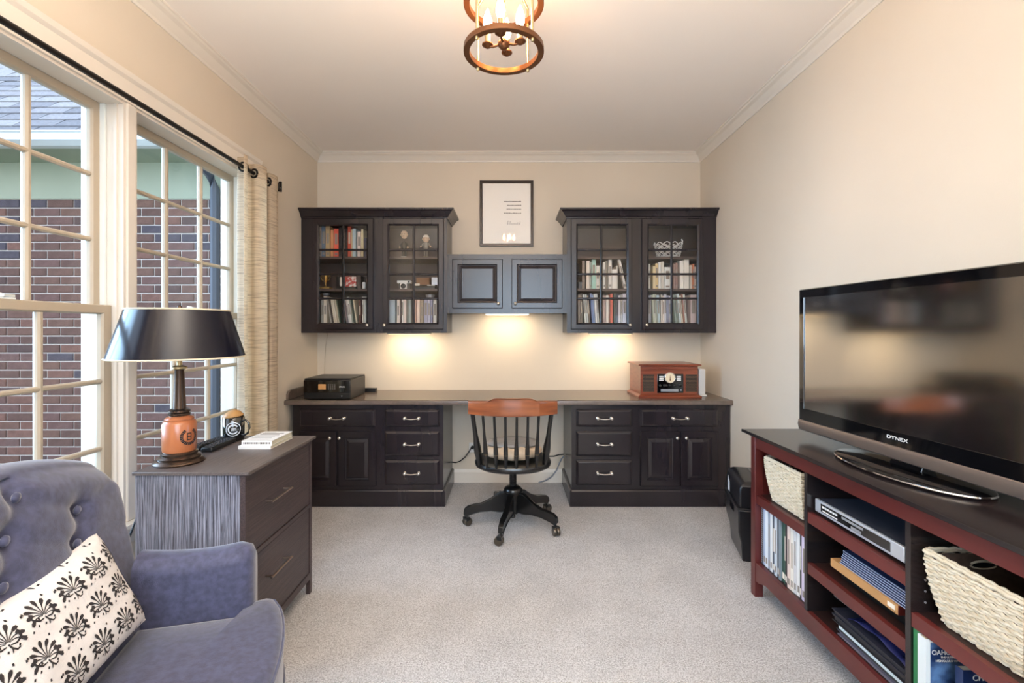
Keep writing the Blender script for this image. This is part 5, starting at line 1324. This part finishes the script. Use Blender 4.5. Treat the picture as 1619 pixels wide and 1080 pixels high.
# ---------------- bottom shelf stack
z = .164
for k, (nm, c, h, x, ya, yb, lab) in enumerate((('book', '#6c6878', .018, 1.166, 1.375, 1.672, 'grey hardback book at the bottom of the lower middle stack'), ('box_file', '#e3ecec', .022, 1.164, 1.380, 1.675, 'white box second from bottom of the lower middle stack'),
                                          ('ring_binder', '#1d1c1f', .020, 1.160, 1.372, 1.690, 'black binder lying on the white box in the lower middle stack'), ('laptop', '#20222f', .020, 1.160, 1.376, 1.692, 'dark navy binder on top of the lower middle stack'))):
    w = MB().box(x, x + .24, ya, yb, z, z + .003).box(x, x + .24, ya, yb, z + h - .003, z + h).box(x + .006, x + .234, ya + .004, yb - .004, z + .003, z + h - .003, 1)
    tag(obj('binder' if k > 1 else nm, w, [bookmat(c) if k != 1 else M['black'], mat('stackfill_%d' % k, '#55525e' if k == 0 else ('#e3ecec' if k == 1 else '#2a282c'), .6)]), lab, 'book' if k == 0 else ('box' if k == 1 else 'binder')); z += h + .0006
pf = MB().grid(lambda u, v: (1.165 + .22 * v, 1.375 + .25 * u, z + .004 + .022 * math.sin(PI * u) * (1 - .5 * v) + .003 * math.sin(u * 17 + v * 9)), 30, 10)
tag(obj('plastic_sleeve', pf, mat('blue_plastic', '#272c5c', .15, coat=.5), solid=.001, smooth=True), 'crumpled blue plastic sleeve on top of the lower middle stack', 'folder')
tag(obj('clipboard', MB().rbox((1.28, 1.530, z + .050), (.225, .33, .008), rx=math.radians(-2.5)), mat('grey_board', '#4a4a50', .35), bevel=.003), 'thin dark grey tablet sleeve lying highest in the lower middle bay', 'sleeve')
# ---------------- books facing the camera, lower right bay
z = .1635
def stand_book(label, x0, y, w, h, th, c, extra=None):
    t = thing('paperback_book', label, 'book', (x0 + w / 2, y, z), group='guide books on the near lower shelf')
    cv = MB(); cv.box(x0, x0 + w, y, y + .001, z, z + h); cv.box(x0, x0 + w, y + th - .001, y + th, z, z + h); cv.box(x0, x0 + .001, y + .001, y + th - .001, z, z + h)
    obj('cover', cv, c, t); obj('pages', B(x0 + .0012, x0 + w - .003, y + .0012, y + th - .0012, z + .002, z + h - .003), pages, t)
    return t
stand_book('green spined book nearest the divider on the near lower shelf', 1.150, 1.318, .20, .236, .020, mat('green_cover', '#2f7a4c', .4))
t = stand_book('blue travel guide with white border on the near lower shelf', 1.140, 1.286, .158, .236, .026, mat('white_border_cover', '#dfe6e6', .35))
obj('cover_photo', B(1.152, 1.294, 1.2850, 1.2858, z + .008, z + .226), mat('cover_sea', '#1c2f57', .3, col2='#5b7fae', vscale=14, lo=.45, hi=.62), t)
text('title', 'OAHU REVEALED', .0185, M['white'], t, (1.223, 1.2846, z + .200), (PI / 2, 0, 0), local=False, sx=.95)
text('subtitle', 'THE ULTIMATE GUIDE TO', .0075, M['white'], t, (1.223, 1.2846, z + .187), (PI / 2, 0, 0), local=False)
text('subtitle', 'HONOLULU WAIKIKI & MORE', .0085, M['white'], t, (1.223, 1.2846, z + .177), (PI / 2, 0, 0), local=False)
t = stand_book('dark blue city guide leaning in front of the travel guide', 1.190, 1.232, .15, .190, .022, mat('navy_cover', '#1b2c55', .35))
obj('cover_photo', B(1.200, 1.338, 1.2312, 1.2318, z + .004, z + .140), mat('cover_city', '#223a70', .3, col2='#7f97b8', vscale=20), t)
text('title', 'CHICAGO', .021, M['white'], t, (1.262, 1.2306, z + .170), (PI / 2, 0, 0), local=False)
text('subtitle', 'TRAVEL GUIDE', .009, M['white'], t, (1.262, 1.2306, z + .152), (PI / 2, 0, 0), local=False)

# ================================================================== TELEVISION
RT = math.radians(2.9)
t = thing('television', 'glossy black flat screen television on the media stand', 'television', (1.314, 1.565, .7735), RT)
# local: x away from the room (front at x=0-), y along the set, z up
hw2, zb2, zt2 = .510, .033, .653
def tv(*a): return MB().box(*a)
bz = MB()
def RT_(i0, i1, i2, x): return [(x, -hw2 + i0, zb2 + i1), (x, hw2 - i0, zb2 + i1), (x, hw2 - i0, zt2 - i2), (x, -hw2 + i0, zt2 - i2)]
bz.rings([RT_(0, .050, 0, .050), RT_(0, .050, 0, -.008), RT_(.004, .050, .004, -.013), RT_(.030, .098, .036, -.013), RT_(.031, .099, .037, -.0105), RT_(.031, .099, .037, .050)], cap0=False, cap1=False)
obj('bezel', bz, M['gloss'], t, local=True)
obj('screen', tv(-.0095, .004, -hw2 + .0312, hw2 - .0312, zb2 + .0992, zt2 - .0372), M['screen'], t, local=True)
obj('lower_trim', MB().prism([(.050, zb2 + .0495), (-.016, zb2 + .0495), (-.020, zb2 + .030), (-.014, zb2 + .006), (.0, zb2), (.050, zb2)], 'Y', -hw2, hw2), mat('bronze_trim', '#8f8076', .28, .7), t, local=True, bevel=.002)
obj('back_shell', MB().rings([[(x, -hw2 + i, zb2 + .01 + i), (x, hw2 - i, zb2 + .01 + i), (x, hw2 - i, zt2 - i), (x, -hw2 + i, zt2 - i)] for i, x in ((.004, .0505), (.02, .070), (.08, .105))]), M['black'], t, local=True)
text('lettering', 'DYNEX', .0165, M['white'], t, (-.0140, .012, zb2 + .076), (PI / 2, 0, -PI / 2), sx=1.5)
obj('power_light', MB().lathe([(.006, 0), (.006, .002), (0, .003)], 12).xf(Matrix.Translation((-.020, -.455, zb2 + .028)) @ Matrix.Rotation(-PI / 2, 4, 'Y')), M['led'], t, local=True)
obj('neck', MB().prism([(-.02, 0), (.03, 0), (.045, .04), (.02, .06), (0, .05)], 'Y', -.06, .06).xf(Matrix.Translation((.02, 0, .012))), M['gloss'], t, local=True, bevel=.002)
def ell(rx, ry, z): return [(.0 + rx * math.cos(a), ry * math.sin(a), z) for a in [2 * PI * j / 72 for j in range(72)]]
obj('base', MB().rings([ell(.115, .255, .0), ell(.125, .265, .004), ell(.125, .265, .011), ell(.119, .259, .014), ell(.06, .18, .017), ell(.01, .02, .018)]), M['gloss'], t, local=True, smooth=True)
obj('base_trim', MB().tube(ell(.1262, .2662, .0075), .0035, 6, closed=True), M['chrome'], t, local=True, smooth=True)

# ================================================================== SHREDDER
t = thing('paper_shredder', 'black paper shredder with pull-out bin between desk and media stand', 'shredder', (1.375, 2.64, 0), math.radians(-14))
w, l, h = .115, .170, .445
def RS(a, b, z): return [(-a, -b, z), (a, -b, z), (a, b, z), (-a, b, z)]
obj('bin', MB().rings([RS(w - .02, l - .025, .0), RS(w - .012, l - .018, .10), RS(w + .004, l - .006, .16), RS(w + .006, l, .285), RS(w, l - .006, .285)]), M['bin'], t, local=True, bevel=.006)
obj('bin_rim', MB().rings([RS(w + .010, l + .002, .286), RS(w + .010, l + .002, .294)]), M['bin'], t, local=True, bevel=.002)
for k in range(3): obj('grip_slot', MB().box(-w - .009, -w - .004, -.06 + k * .034, -.034 + k * .034, .235, .268), M['gloss'], t, local=True)
obj('head', MB().rings([RS(w, l, .295), RS(w, l, .395), RS(w - .010, l - .004, .418), RS(w - .030, l - .02, .430), RS(w - .05, l - .04, .432)]), M['bin'], t, local=True, smooth=.4, bevel=.008)
obj('paper_slot', MB().box(-.012, .012, -l + .045, l - .045, .430, .4335), M['gloss'], t, local=True)
obj('vent_panel', MB().box(.03, .07, -l + .05, l - .05, .430, .4345), M['silver'], t, local=True)
obj('label', MB().add([(-w - .001, .085, .300), (-w - .001, .125, .300), (-w - .001, .125, .385), (-w - .001, .085, .355), (-w, .085, .300), (-w, .125, .300), (-w, .125, .385), (-w, .085, .355)], [(0, 1, 2, 3), (7, 6, 5, 4), (0, 4, 5, 1), (2, 6, 7, 3), (1, 5, 6, 2), (3, 7, 4, 0)]), M['label'], t, local=True)
